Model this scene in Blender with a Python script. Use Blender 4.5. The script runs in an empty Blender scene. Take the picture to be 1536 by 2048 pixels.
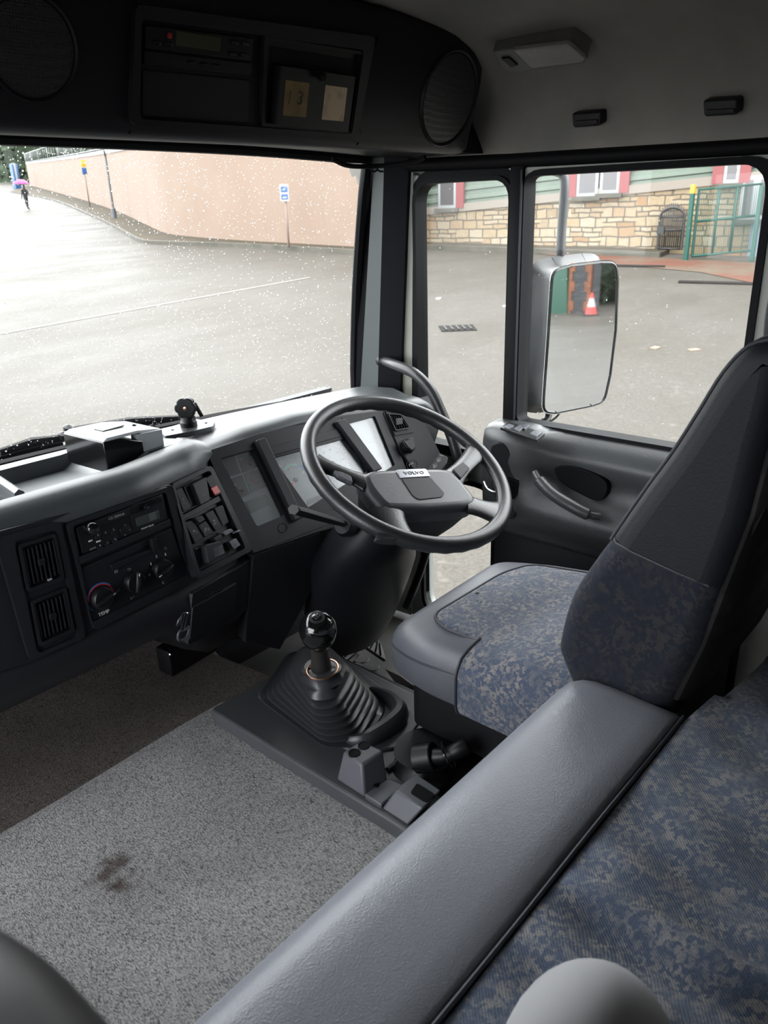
import bpy, bmesh, math, random
import numpy as np
from mathutils import Vector, Matrix
random.seed(7); rng = np.random.default_rng(7)
S = bpy.context.scene
COL = S.collection
PI = math.pi
R = math.radians
# ------------------------------------------------------------------ camera
CAM = np.array([-0.6, 0.0, 1.35]); FPX = 1550.0
pitch, yaw, roll = R(21.5), R(48.35), R(1.9)
cF = np.array([math.sin(yaw)*math.cos(pitch), math.cos(yaw)*math.cos(pitch), -math.sin(pitch)])
_r = np.array([math.cos(yaw), -math.sin(yaw), 0.0]); _u = np.cross(_r, cF)
cR = _r*math.cos(roll) - _u*math.sin(roll); cU = _r*math.sin(roll) + _u*math.cos(roll)
cam = bpy.data.cameras.new('camera'); camo = bpy.data.objects.new('camera', cam); COL.objects.link(camo)
cam.sensor_fit = 'VERTICAL'; cam.sensor_height = 36; cam.sensor_width = 27; cam.lens = FPX/2048*36
cam.clip_start = 0.02; cam.clip_end = 500
camo.matrix_world = Matrix(((cR[0], cU[0], -cF[0], CAM[0]), (cR[1], cU[1], -cF[1], CAM[1]), (cR[2], cU[2], -cF[2], CAM[2]), (0, 0, 0, 1)))
cam.dof.use_dof = True; cam.dof.focus_distance = 1.75; cam.dof.aperture_fstop = 9.0
S.camera = camo
# ------------------------------------------------------------------ sky and exposure
w = bpy.data.worlds.new('overcast_sky'); S.world = w; w.use_nodes = True
nt = w.node_tree; nt.nodes.clear()
o_ = nt.nodes.new('ShaderNodeOutputWorld'); bg = nt.nodes.new('ShaderNodeBackground')
tc = nt.nodes.new('ShaderNodeTexCoord'); sx = nt.nodes.new('ShaderNodeSeparateXYZ'); rp = nt.nodes.new('ShaderNodeValToRGB')
nt.links.new(tc.outputs['Generated'], sx.inputs[0]); nt.links.new(sx.outputs['Z'], rp.inputs[0])
rp.color_ramp.elements[0].position = 0.0; rp.color_ramp.elements[0].color = (0.74, 0.77, 0.81, 1)
rp.color_ramp.elements[1].position = 1.0; rp.color_ramp.elements[1].color = (1.0, 1.0, 1.0, 1)
nt.links.new(rp.outputs[0], bg.inputs[0]); bg.inputs[1].default_value = 2.5
nt.links.new(bg.outputs[0], o_.inputs[0])
S.view_settings.view_transform = 'Standard'; S.view_settings.look = 'None'
S.view_settings.gamma = 1; S.view_settings.use_curve_mapping = False
S.view_settings.exposure = 2.2
S.cycles.use_denoising = True; S.cycles.max_bounces = 10; S.cycles.diffuse_bounces = 6; S.cycles.transparent_max_bounces = 16
S.cycles.caustics_reflective = False; S.cycles.caustics_refractive = False
# ------------------------------------------------------------------ geometry helpers
def V(*a): return np.array(a if len(a) > 1 else a[0], float)
def ray(px, py): return cF + cR*(px-768)/FPX + cU*(1024-py)/FPX
AXI = {'x': 0, 'y': 1, 'z': 2}
def at(px, py, ax, val):                      # pixel -> point on the plane ax = val
    d = ray(px, py); i = AXI[ax]; return CAM + d*((val-CAM[i])/d[i])
class Pl:                                     # a real plane in the cab; n points at the viewer
    def __init__(s, o, ex, ey):
        s.o = V(o); s.ex = V(ex)/np.linalg.norm(ex); e = V(ey); e = e - s.ex*(e@s.ex); s.ey = e/np.linalg.norm(e); s.n = np.cross(s.ex, s.ey)
    def p(s, u, v, d=0.0): return s.o + s.ex*u + s.ey*v + s.n*d
    def hit(s, px, py, d=0.0):
        r = ray(px, py); t = ((s.o + s.n*d - CAM)@s.n)/(r@s.n); return CAM + r*t
    def uv(s, px, py, d=0.0):
        q = s.hit(px, py, d) - s.o; return (float(q@s.ex), float(q@s.ey))
    def sh(s, d): return Pl(s.o + s.n*d, s.ex, s.ey)
def panel(o, rot, tilt):                      # near vertical panel facing rearwards
    r, t = R(rot), R(tilt)
    ex = V(math.cos(r), math.sin(r), 0); f = V(-math.sin(r), math.cos(r), 0)
    return Pl(o, ex, f*math.sin(t) + V(0, 0, math.cos(t)))
class MB:                                     # mesh collector
    def __init__(s): s.v = []; s.f = []
    def add(s, vs, fs):
        b = len(s.v); s.v += [tuple(map(float, v)) for v in vs]; s.f += [tuple(i+b for i in f) for f in fs]; return s
    def grid(s, rows, cu=False, cv=False):
        m, n = len(rows), len(rows[0]); vs = [p for r in rows for p in r]; fs = []
        for i in range(m if cv else m-1):
            for j in range(n if cu else n-1):
                a, b = i*n+j, i*n+(j+1) % n; c, d = ((i+1) % m)*n+(j+1) % n, ((i+1) % m)*n+j
                fs.append((a, b, c, d))
        return s.add(vs, fs)
    def loft(s, rings, caps=True):
        n = len(rings[0]); s_b = len(s.v); s.grid(rings, cu=True)
        if caps:
            s.f.append(tuple(s_b+i for i in range(n))[::-1]); e = s_b+(len(rings)-1)*n; s.f.append(tuple(e+i for i in range(n)))
        return s
    def prism(s, pts, pl, d0, d1, bev=0.0, seg=2):   # outline in plane coordinates, extruded d0..d1, front edge rounded
        pts = [V(p[0], p[1]) for p in pts]
        a = sum(pts[i][0]*pts[(i+1) % len(pts)][1]-pts[(i+1) % len(pts)][0]*pts[i][1] for i in range(len(pts)))
        if a < 0: pts = pts[::-1]
        rings = [[pl.p(p[0], p[1], d0) for p in pts]]
        if bev > 0:
            for k in range(seg+1):
                t = k/seg*PI/2; q = inset(pts, bev*(1-math.cos(t))); rings.append([pl.p(p[0], p[1], d1-bev+bev*math.sin(t)) for p in q])
        else: rings.append([pl.p(p[0], p[1], d1) for p in pts])
        return s.loft(rings)
    def box(s, c, sz, bev=0.0, rot=None):
        c = V(c); M = np.eye(3) if rot is None else np.array(rot)
        pl = Pl(c, M[:, 0], M[:, 1]); x, y, z = V(sz)/2
        return s.prism([(-x, -y), (x, -y), (x, y), (-x, y)], pl, -z, z, min(bev, x*.9, y*.9, z*1.9))
    def tube(s, path, r, n=10, closed=False, flat=1.0, up=None, caps=True):
        P = [V(p) for p in path]; m = len(P); rr = r if hasattr(r, '__len__') else [r]*m; rings = []; prev = None
        for i in range(m):
            a = P[(i-1) % m] if (closed or i > 0) else P[i]; b = P[(i+1) % m] if (closed or i < m-1) else P[i]
            t = b-a; t = t/(np.linalg.norm(t)+1e-12)
            if up is not None: x = np.cross(V(up), t)
            elif prev is None: x = np.cross(t, V(0, 0, 1) if abs(t[2]) < .9 else V(1, 0, 0))
            else: x = prev - t*(prev@t)
            x = x/(np.linalg.norm(x)+1e-12); prev = x; y = np.cross(t, x)
            rings.append([P[i]+x*rr[i]*math.cos(k*2*PI/n)+y*rr[i]*flat*math.sin(k*2*PI/n) for k in range(n)])
        if closed: s.grid(rings, cu=True, cv=True)
        else: s.loft(rings, caps)
        return s
    def lathe(s, prof, o, ax, n=24):          # prof: (radius, height)
        ax = V(ax)/np.linalg.norm(ax); x = np.cross(ax, V(0, 0, 1) if abs(ax[2]) < .9 else V(1, 0, 0)); x /= np.linalg.norm(x); y = np.cross(ax, x)
        return s.loft([[V(o)+ax*h+(x*math.cos(k*2*PI/n)+y*math.sin(k*2*PI/n))*max(r, 1e-5) for k in range(n)] for r, h in prof])
    def build(s, name, mat, parent=None, ang=40, rnd=0.0, loc=None, **kw):
        me = bpy.data.meshes.new(name); me.from_pydata(s.v, [], s.f); me.update()
        b = bmesh.new(); b.from_mesh(me)
        bmesh.ops.remove_doubles(b, verts=b.verts, dist=1e-6); bmesh.ops.recalc_face_normals(b, faces=b.faces)
        b.to_mesh(me); b.free()
        me.set_sharp_from_angle(angle=R(ang))
        for p in me.polygons: p.use_smooth = len(p.vertices) <= 4   # flat caps stay flat
        me.materials.append(mat)
        o = bpy.data.objects.new(name, me); COL.objects.link(o)
        if parent is not None:
            o.parent = parent
            if parent.type == 'EMPTY': o.matrix_parent_inverse = Matrix.Translation(-Vector(parent.location))
        if rnd:
            m = o.modifiers.new('bevel', 'BEVEL'); m.width = rnd; m.segments = 3; m.limit_method = 'ANGLE'; m.angle_limit = R(50)
        tag(o, **kw)
        return o
def inset(pts, d):
    if d == 0: return pts
    n = len(pts); out = []
    for i in range(n):
        a, b, c = pts[i-1], pts[i], pts[(i+1) % n]
        e1 = (b-a)/(np.linalg.norm(b-a)+1e-12); e2 = (c-b)/(np.linalg.norm(c-b)+1e-12)
        n1 = V(-e1[1], e1[0]); n2 = V(-e2[1], e2[0]); m = n1+n2; k = 1+n1@n2
        out.append(b + m*d/max(k, .3))
    return out
def rpoly(pts, r, n=4):                       # polygon with rounded corners
    pts = [V(p[0], p[1]) for p in pts]; out = []; N = len(pts)
    rr = r if hasattr(r, '__len__') else [r]*N
    for i in range(N):
        a, b, c = pts[i-1], pts[i], pts[(i+1) % N]
        la, lc = np.linalg.norm(a-b), np.linalg.norm(c-b); k = min(rr[i], la*.45, lc*.45)
        p0, p1 = b+(a-b)/la*k, b+(c-b)/lc*k
        for j in range(n+1):
            t = j/n; out.append(p0*(1-t)**2+2*b*t*(1-t)+p1*t*t)
    return out
def rr(x0, y0, x1, y1, r, n=4): return rpoly([(x0, y0), (x1, y0), (x1, y1), (x0, y1)], r, n)
def smooth(path, k=6, closed=False):          # Catmull-Rom
    P = [V(p) for p in path]; n = len(P); out = []
    for i in range(n if closed else n-1):
        p0 = P[(i-1) % n] if (closed or i > 0) else P[i]; p1 = P[i]; p2 = P[(i+1) % n]; p3 = P[(i+2) % n] if (closed or i+2 < n) else P[-1]
        for j in range(k):
            t = j/k; out.append(.5*((2*p1)+(-p0+p2)*t+(2*p0-5*p1+4*p2-p3)*t*t+(-p0+3*p1-3*p2+p3)*t**3))
    if not closed: out.append(P[-1])
    return out
def tag(o, label=None, cat=None, group=None, kind=None):
    if label: o['label'] = label
    if cat: o['category'] = cat
    if group: o['group'] = group
    if kind: o['kind'] = kind
    return o
def thing(name, label, cat, loc=(0, 0, 0), group=None, kind=None):
    o = bpy.data.objects.new(name, None); o.location = tuple(map(float, loc)); o.empty_display_size = .05; COL.objects.link(o)
    return tag(o, label, cat, group, kind)
def text(s, size, pl, u, v, d, name, mat, parent, rot=0.0, sx=1.0, thick=.0004, align='CENTER'):
    c = bpy.data.curves.new('t', 'FONT'); c.body = s; c.size = size; c.align_x = align; c.align_y = 'CENTER'; c.extrude = thick; c.resolution_u = 2
    t = bpy.data.objects.new('t', c); COL.objects.link(t); bpy.context.view_layer.update()
    me = bpy.data.meshes.new_from_object(t); bpy.data.objects.remove(t)
    m = MB(); cr, sr = math.cos(R(rot)), math.sin(R(rot))
    vs = [pl.p(u+(q.co.x*sx*cr-q.co.y*sr), v+(q.co.x*sx*sr+q.co.y*cr), d+q.co.z) for q in me.vertices]
    m.add(vs, [tuple(p.vertices) for p in me.polygons])
    return m.build(name, mat, parent)
def sym(pl, px, py, strokes, name, mt, parent, d=.0, r=.0004):   # small printed symbol: strokes in picture-sized steps on the panel
    m = MB()
    for st in strokes: m.tube([pl.hit(px+a, py+b, d) for a, b in st], r, 4)
    return m.build(name, mt, parent)
SEAT_ = [[(-4, 3), (-1, 1)], [(-1, 1), (2, -4)], [(-6, -1), (-5, 2)], [(-6, 4), (-4, 5)]]
FAN_ = [[(-3, -3), (3, 3)], [(-3, 3), (3, -3)], [(-1, -4), (1, 4)]]
SCR_ = [[(-4, 0), (-3, -3), (3, -4), (5, -1)], [(-1, 2), (0, -1)], [(2, 1), (3, -2)]]
SQ_ = [[(-4, 4), (-5, -2), (2, -5), (3, 1), (-4, 4)], [(-3, 1), (1, -1)], [(-1, 3), (-2, -2)]]
CIR_ = [[(-3, 1), (-2, -3), (2, -3), (3, 1), (0, 3), (-3, 1)]]
LMP_ = [[(-3, -4), (-5, 0), (-3, 4), (-3, -4)], [(0, -3), (4, -4)], [(0, 0), (4, -1)], [(0, 3), (4, 2)]]
AX_ = [[(-4, 2), (4, -2)], [(-4, -1), (-3, 5)], [(3, -5), (4, 1)]]
def quadpl(pl, q, r=0.004, d=0.0): return rpoly([pl.uv(*p, d) for p in q], r)
# ------------------------------------------------------------------ materials
M = {}
def mat(name, col, rough=.5, spec=.5, metal=0.0, coat=0.0, bump=None, var=None, **k):
    m = bpy.data.materials.new(name); m.use_nodes = True; nt = m.node_tree; b = nt.nodes['Principled BSDF']
    b.inputs['Base Color'].default_value = (*col, 1); b.inputs['Roughness'].default_value = rough; b.inputs['Metallic'].default_value = metal
    b.inputs['Specular IOR Level'].default_value = spec; b.inputs['Coat Weight'].default_value = coat
    for kk, vv in k.items(): b.inputs[kk].default_value = vv
    tc = nt.nodes.new('ShaderNodeTexCoord'); co = tc.outputs['Object']
    if bump:                                    # (kind, scale, strength, distance)
        kind, sc, st, di = bump
        if kind == 'leather':
            t = nt.nodes.new('ShaderNodeTexVoronoi'); t.feature = 'SMOOTH_F1'; t.inputs['Scale'].default_value = sc; h = t.outputs['Distance']
        else:
            t = nt.nodes.new('ShaderNodeTexNoise'); t.inputs['Scale'].default_value = sc; t.inputs['Detail'].default_value = 3; h = t.outputs[0]
        nt.links.new(co, t.inputs['Vector'])
        bp = nt.nodes.new('ShaderNodeBump'); bp.inputs['Strength'].default_value = st; bp.inputs['Distance'].default_value = di
        nt.links.new(h, bp.inputs['Height']); nt.links.new(bp.outputs[0], b.inputs['Normal'])
    if var:                                     # (scale, other colour, lo, hi)
        sc, c2, lo, hi = var
        t = nt.nodes.new('ShaderNodeTexNoise'); t.inputs['Scale'].default_value = sc; t.inputs['Detail'].default_value = 6; nt.links.new(co, t.inputs['Vector'])
        rp = nt.nodes.new('ShaderNodeMapRange'); rp.inputs[1].default_value = lo; rp.inputs[2].default_value = hi; nt.links.new(t.outputs[0], rp.inputs[0])
        mx = nt.nodes.new('ShaderNodeMix'); mx.data_type = 'RGBA'; mx.inputs[6].default_value = (*col, 1); mx.inputs[7].default_value = (*c2, 1)
        nt.links.new(rp.outputs[0], mx.inputs[0]); nt.links.new(mx.outputs[2], b.inputs['Base Color'])
    M[name] = m; return m
mat('plastic_dark', (.007, .0073, .0095), .45, .28, bump=('noise', 900, .25, .0004))
mat('plastic_black', (.005, .0052, .0062), .42, .3)
mat('plastic_gloss', (.004, .004, .0045), .12, coat=.3)
mat('plastic_grey', (.075, .08, .092), .42, bump=('noise', 700, .2, .0004))
mat('tray_grey', (.050, .053, .060), .48, bump=('noise', 500, .3, .0006), var=(7, (.055, .058, .063), .4, .6))
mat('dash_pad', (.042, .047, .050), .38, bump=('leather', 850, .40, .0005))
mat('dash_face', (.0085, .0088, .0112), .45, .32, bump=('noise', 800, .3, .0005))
mat('bezel', (.010, .0103, .0127), .5, .28, bump=('noise', 900, .2, .0004))
mat('rim_leather', (.019, .0195, .021), .36, bump=('leather', 330, .35, .0006), var=(18, (.03, .031, .033), .5, .75))
mat('hub_pad', (.034, .035, .039), .36, bump=('leather', 850, .5, .0005))
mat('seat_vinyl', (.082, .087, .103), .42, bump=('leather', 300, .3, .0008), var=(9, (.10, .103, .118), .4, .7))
mat('seat_vinyl_lit', (.045, .043, .046), .5)  # lighter copy of the dark vinyl, with the light it catches in its colour
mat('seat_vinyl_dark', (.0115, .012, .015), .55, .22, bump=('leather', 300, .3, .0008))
mat('bolster_leather', (.172, .180, .205), .38, bump=('leather', 520, .5, .0008))
mat('piping', (.030, .033, .042), .5, .3)
mat('rubber', (.005, .005, .006), .6, .12)
mat('boot_rubber', (.026, .027, .030), .38, bump=('noise', 400, .2, .0005))
mat('olive_paint', (.27, .275, .235), .38)
mat('pillar_grey', (.055, .064, .063), .5)
mat('pillar_dark', (.010, .0105, .014), .55, .25)
mat('door_trim', (.045, .048, .050), .34, bump=('leather', 620, .5, .0007))
mat('door_lower', (.007, .0075, .010), .6, .25, bump=('noise', 600, .3, .0005))
mat('console_dark', (.013, .0118, .0152), .5, .3, bump=('noise', 900, .2, .0004))
mat('headliner', (.34, .315, .29), .95, spec=.1, bump=('noise', 500, .6, .001), var=(5, (.25, .245, .23), .35, .65))
mat('chrome', (.6, .6, .62), .15, metal=1)
mat('copper_ring', (.42, .25, .18), .3, metal=1)
mat('white_print', (.5, .5, .5), .6)
mat('grey_print', (.22, .23, .23), .6)
mat('red_print', (.45, .012, .02), .45)
mat('blue_print', (.01, .10, .28), .45)
mat('red_button', (.5, .025, .035), .35)
mat('badge_silver', (.42, .43, .46), .25, metal=.7)
mat('silver_plastic', (.26, .275, .29), .35)
mat('lcd', (.07, .085, .075), .25)
mat('lcd_dark', (.03, .037, .033), .2)
mat('lcd_amber', (.055, .055, .025), .25)
mat('dial_face_glare', (.13, .148, .158), .3)  # grey lightened to carry the window glare on the cover glass
mat('dial_dark', (.010, .012, .014), .3)
mat('needle', (.5, .05, .03), .4)
mat('dial_green', (.1, .3, .2), .4)
mat('card_amber', (.26, .18, .06), .6, var=(30, (.19, .13, .045), .4, .6))
mat('card_pale', (.75, .58, .38), .6, var=(22, (.38, .30, .21), .45, .62))
mat('card_ink', (.035, .03, .022), .6)
mat('lamp_lens', (.30, .29, .28), .3, bump=('noise', 250, .5, .002))
mat('mirror_glass', (.74, .76, .77), .02, metal=1)
mat('mirror_case', (.02, .021, .023), .42, bump=('noise', 400, .3, .0006))
mat('pedal_metal', (.11, .105, .10), .5)
mat('footmat', (.055, .055, .055), .6, bump=('noise', 120, .4, .002), var=(14, (.08, .078, .072), .4, .7))
mat('seat_side_worn', (.010, .0095, .010), .8, .2, var=(14, (.032, .028, .028), .5, .7), bump=('noise', 60, .4, .003))
# exterior
mat('green_paint', (.006, .058, .042), .5, .3)
mat('yellow_paint', (.45, .28, .01), .5)
mat('iron_black', (.012, .012, .012), .5)
mat('frame_white', (.30, .31, .31), .5)
mat('red_trim', (.19, .035, .035), .5)
mat('window_dark', (.05, .045, .045), .12)
mat('concrete_kerb', (.085, .075, .06), .8, var=(1.5, (.05, .05, .035), .4, .65))
mat('pale_band', (.20, .17, .14), .7)
mat('sign_white', (.28, .28, .28), .5)
mat('sign_blue', (.02, .08, .22), .5)
mat('post_grey', (.08, .085, .09), .5)
mat('cone_red', (.45, .03, .02), .5)
mat('cone_white', (.35, .35, .36), .5)
mat('gate_green', (.006, .06, .033), .5)
mat('leaf_green', (.03, .055, .018), .8, var=(2.5, (.010, .022, .008), .4, .6), bump=('noise', 6, 1.0, .2))
mat('pink_cloth', (.35, .012, .16), .6)
mat('cloth_black', (.008, .008, .010), .8)
mat('skin', (.20, .10, .07), .5)
mat('hair_dark', (.02, .012, .008), .6)
mat('drain_iron', (.012, .011, .010), .8, .1)
mat('litter', (.3, .3, .29), .7)
mat('tyre_black', (.01, .01, .01), .7)
mat('truck_grey', (.10, .10, .11), .4)

def N(nt, t, **k):
    n = nt.nodes.new(t)
    for a, b in k.items(): setattr(n, a, b)
    return n
def nodemat(name):
    m = bpy.data.materials.new(name); m.use_nodes = True; nt = m.node_tree; b = nt.nodes['Principled BSDF']; M[name] = m
    tc = N(nt, 'ShaderNodeTexCoord'); return m, nt, b, tc.outputs['Object']
def noise(nt, co, sc, det=4, rough=.5, dist=0.0):
    t = N(nt, 'ShaderNodeTexNoise'); t.inputs['Scale'].default_value = sc; t.inputs['Detail'].default_value = det; t.inputs['Roughness'].default_value = rough
    t.inputs['Distortion'].default_value = dist
    nt.links.new(co, t.inputs['Vector']); return t.outputs[0]
def rng_(nt, x, a, b, c=0.0, d=1.0):
    r = N(nt, 'ShaderNodeMapRange'); 
    for i, v in enumerate((a, b, c, d)): r.inputs[i+1].default_value = v
    nt.links.new(x, r.inputs[0]); return r.outputs[0]
def mixc(nt, fac, a, b, mode='MIX'):
    m = N(nt, 'ShaderNodeMix', data_type='RGBA', blend_type=mode)
    for i, v in ((0, fac), (6, a), (7, b)):
        if isinstance(v, tuple): m.inputs[i].default_value = (*v, 1)
        elif isinstance(v, (int, float)): m.inputs[i].default_value = v
        else: nt.links.new(v, m.inputs[i])
    return m.outputs[2]
def bumpn(nt, b, h, st, di):
    bp = N(nt, 'ShaderNodeBump'); bp.inputs['Strength'].default_value = st; bp.inputs['Distance'].default_value = di
    nt.links.new(h, bp.inputs['Height']); nt.links.new(bp.outputs[0], b.inputs['Normal'])
def mapping(nt, co, sc=(1, 1, 1), rot=(0, 0, 0), loc=(0, 0, 0)):
    m = N(nt, 'ShaderNodeMapping'); m.inputs['Scale'].default_value = sc; m.inputs['Rotation'].default_value = rot; m.inputs['Location'].default_value = loc
    nt.links.new(co, m.inputs[0]); return m.outputs[0]
m, nt, b, co = nodemat('pad_fabric_grey'); b.inputs['Base Color'].default_value = (.34, .34, .35, 1); b.inputs['Roughness'].default_value = .9; b.inputs['Specular IOR Level'].default_value = .15; b.inputs['Sheen Weight'].default_value = .4
wv = N(nt, 'ShaderNodeTexWave'); wv.bands_direction = 'X'; wv.inputs['Scale'].default_value = 210; wv.inputs['Distortion'].default_value = 1.2; nt.links.new(mapping(nt, co, rot=(.25, .1, 0)), wv.inputs['Vector'])
nt.links.new(mixc(nt, rng_(nt, wv.outputs[1], .2, .8), (.33, .33, .34), (.40, .40, .405)), b.inputs['Base Color']); bumpn(nt, b, wv.outputs[1], .35, .0006)
def fabric(name, dark, light, blot=55, k=1.0, sheen=.2):
    m, nt, b, co = nodemat(name)
    n1 = noise(nt, co, blot, 2, .5, .6); n2 = noise(nt, co, blot*.33, 2)
    f1 = rng_(nt, n1, .47, .53); f2 = rng_(nt, n2, .40, .62, .25, 1.0)
    mu = N(nt, 'ShaderNodeMath', operation='MULTIPLY'); nt.links.new(f1, mu.inputs[0]); nt.links.new(f2, mu.inputs[1])
    wv = N(nt, 'ShaderNodeTexWave'); wv.inputs['Scale'].default_value = 130; wv.inputs['Distortion'].default_value = 1.5; wv.inputs['Detail'].default_value = 1
    nt.links.new(mapping(nt, co, rot=(0.4, 0.5, 0.9)), wv.inputs['Vector'])
    f3 = rng_(nt, wv.outputs[1], .2, .8, .55, 1.0)
    mu2 = N(nt, 'ShaderNodeMath', operation='MULTIPLY'); nt.links.new(mu.outputs[0], mu2.inputs[0]); nt.links.new(f3, mu2.inputs[1])
    c = mixc(nt, mu2.outputs[0], dark, light)
    fine = noise(nt, co, 700, 2); c = mixc(nt, rng_(nt, fine, .3, .7, 0, .55), c, (.012, .014, .02))
    nt.links.new(c, b.inputs['Base Color']); b.inputs['Roughness'].default_value = .85; b.inputs['Specular IOR Level'].default_value = .2
    b.inputs['Sheen Weight'].default_value = sheen; b.inputs['Sheen Roughness'].default_value = .5
    bumpn(nt, b, wv.outputs[1], .35, .0008); return m
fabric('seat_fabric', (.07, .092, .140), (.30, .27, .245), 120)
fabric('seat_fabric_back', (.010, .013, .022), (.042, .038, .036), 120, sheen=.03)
fabric('bunk_fabric', (.092, .120, .180), (.33, .315, .30), 130)
def carpet(name, a, b_, stain=None, sc=420):
    m, nt, b, co = nodemat(name)
    st = mapping(nt, co, sc=(1, .45, 1), rot=(0, 0, .5))
    n1 = noise(nt, st, sc, 3, .65); n2 = noise(nt, co, 5, 4); n3 = noise(nt, co, 90, 3, .6)
    c = mixc(nt, rng_(nt, n1, .38, .62), a, b_); c = mixc(nt, rng_(nt, n2, .35, .65, .0, .35), c, tuple(x*.55 for x in a))
    c = mixc(nt, rng_(nt, n3, .38, .62, 0, .5), c, tuple(x*.7 for x in b_))
    if stain:
        for (sx_, sy_, r_) in stain:
            dn = N(nt, 'ShaderNodeVectorMath', operation='DISTANCE'); nt.links.new(co, dn.inputs[0]); dn.inputs[1].default_value = (sx_, sy_, .3)
            ad = N(nt, 'ShaderNodeMath', operation='ADD'); nt.links.new(dn.outputs['Value'], ad.inputs[0]); nt.links.new(rng_(nt, noise(nt, co, 30, 4), .3, .7, -r_*.8, r_*.8), ad.inputs[1])
            c = mixc(nt, rng_(nt, ad.outputs[0], r_*.2, r_*1.3, .75, 0), c, (.045, .026, .020))
    nt.links.new(c, b.inputs['Base Color']); b.inputs['Roughness'].default_value = 1; b.inputs['Specular IOR Level'].default_value = .1
    bumpn(nt, b, n1, .8, .004); return m
_s = at(225, 1740, 'z', .3); _s2 = at(245, 1690+80, 'z', .3)
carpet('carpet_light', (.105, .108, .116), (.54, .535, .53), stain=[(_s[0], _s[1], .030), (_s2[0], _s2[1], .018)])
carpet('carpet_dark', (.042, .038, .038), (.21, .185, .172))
def thin_glass(name, rough, tint, refl=1.0):
    m = bpy.data.materials.new(name); m.use_nodes = True; nt = m.node_tree; nt.nodes.clear(); M[name] = m
    o = N(nt, 'ShaderNodeOutputMaterial'); mx = N(nt, 'ShaderNodeMixShader'); tr = N(nt, 'ShaderNodeBsdfTransparent'); gl = N(nt, 'ShaderNodeBsdfGlossy'); fr = N(nt, 'ShaderNodeFresnel')
    ge = N(nt, 'ShaderNodeNewGeometry'); pw = N(nt, 'ShaderNodeMath', operation='POWER'); pw.name = 'ior'; pw.inputs[0].default_value = 1.45; ma = N(nt, 'ShaderNodeMath', operation='MULTIPLY_ADD'); ma.inputs[1].default_value = -2; ma.inputs[2].default_value = 1
    nt.links.new(ge.outputs['Backfacing'], ma.inputs[0]); nt.links.new(ma.outputs[0], pw.inputs[1]); nt.links.new(pw.outputs[0], fr.inputs[0]); tr.inputs[0].default_value = (*tint, 1); gl.inputs['Roughness'].default_value = rough; gl.inputs[0].default_value = (refl, refl, refl, 1)
    nt.links.new(fr.outputs[0], mx.inputs[0]); nt.links.new(tr.outputs[0], mx.inputs[1]); nt.links.new(gl.outputs[0], mx.inputs[2]); nt.links.new(mx.outputs[0], o.inputs[0]); return m
thin_glass('glass', 0.0, (.985, .995, .99), .22)
g = thin_glass('cover_glass', .28, (.95, .96, .97)); g.node_tree.nodes['ior'].inputs[0].default_value = 1.55
m = bpy.data.materials.new('rain_water'); m.use_nodes = True; nt = m.node_tree; nt.nodes.clear(); M['rain_water'] = m
o = N(nt, 'ShaderNodeOutputMaterial'); gw = N(nt, 'ShaderNodeBsdfGlass'); gw.inputs['IOR'].default_value = 1.33; gw.inputs['Roughness'].default_value = 0
nt.links.new(gw.outputs[0], o.inputs[0])
# wet tarmac
m, nt, b, co = nodemat('wet_tarmac')
n1 = noise(nt, co, .25, 6, .6); n2 = noise(nt, co, 36, 4, .75); n3 = noise(nt, mapping(nt, co, sc=(.7, 1.3, 1), rot=(0, 0, -.35)), .42, 5, .6); n4 = noise(nt, co, 9, 3)
c = mixc(nt, rng_(nt, n1, .35, .65), (.122, .112, .098), (.142, .134, .122)); c = mixc(nt, rng_(nt, n2, .38, .64, 0, .62), c, (.055, .050, .043))
c = mixc(nt, rng_(nt, n4, .6, .72, 0, .45), c, (.20, .19, .17))
c = mixc(nt, rng_(nt, n3, .40, .66, .0, .32), c, (.072, .062, .050))
nt.links.new(c, b.inputs['Base Color']); nt.links.new(rng_(nt, n3, .35, .65, .58, .42), b.inputs['Roughness']); b.inputs['Specular IOR Level'].default_value = .042
bumpn(nt, b, n2, .35, .012)
m, nt, b, co = nodemat('pavement'); n1 = noise(nt, co, .8, 5, .6); c = mixc(nt, rng_(nt, n1, .35, .65), (.10, .08, .052), (.075, .066, .05))
c = mixc(nt, rng_(nt, noise(nt, co, 20, 3), .4, .7, 0, .4), c, (.04, .036, .028)); nt.links.new(c, b.inputs['Base Color']); b.inputs['Roughness'].default_value = .8; b.inputs['Specular IOR Level'].default_value = .1
m, nt, b, co = nodemat('red_paving'); n1 = noise(nt, mapping(nt, co, sc=(1, 1, 1)), .5, 5, .7)
c = mixc(nt, rng_(nt, n1, .42, .58), (.17, .075, .055), (.16, .125, .095)); c = mixc(nt, rng_(nt, noise(nt, co, 12, 4), .4, .7, 0, .4), c, (.08, .06, .045)); nt.links.new(c, b.inputs['Base Color']); b.inputs['Roughness'].default_value = .6; b.inputs['Specular IOR Level'].default_value = .1
m, nt, b, co = nodemat('render_beige'); n1 = noise(nt, co, .5, 5, .6); c = mixc(nt, rng_(nt, n1, .35, .65), (.205, .150, .115), (.19, .136, .102))
nt.links.new(mixc(nt, rng_(nt, noise(nt, mapping(nt, co, sc=(3, 3, .25)), 1.2, 4), .6, .8, 0, .22), c, (.12, .09, .06)), b.inputs['Base Color']); b.inputs['Roughness'].default_value = .85
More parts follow.
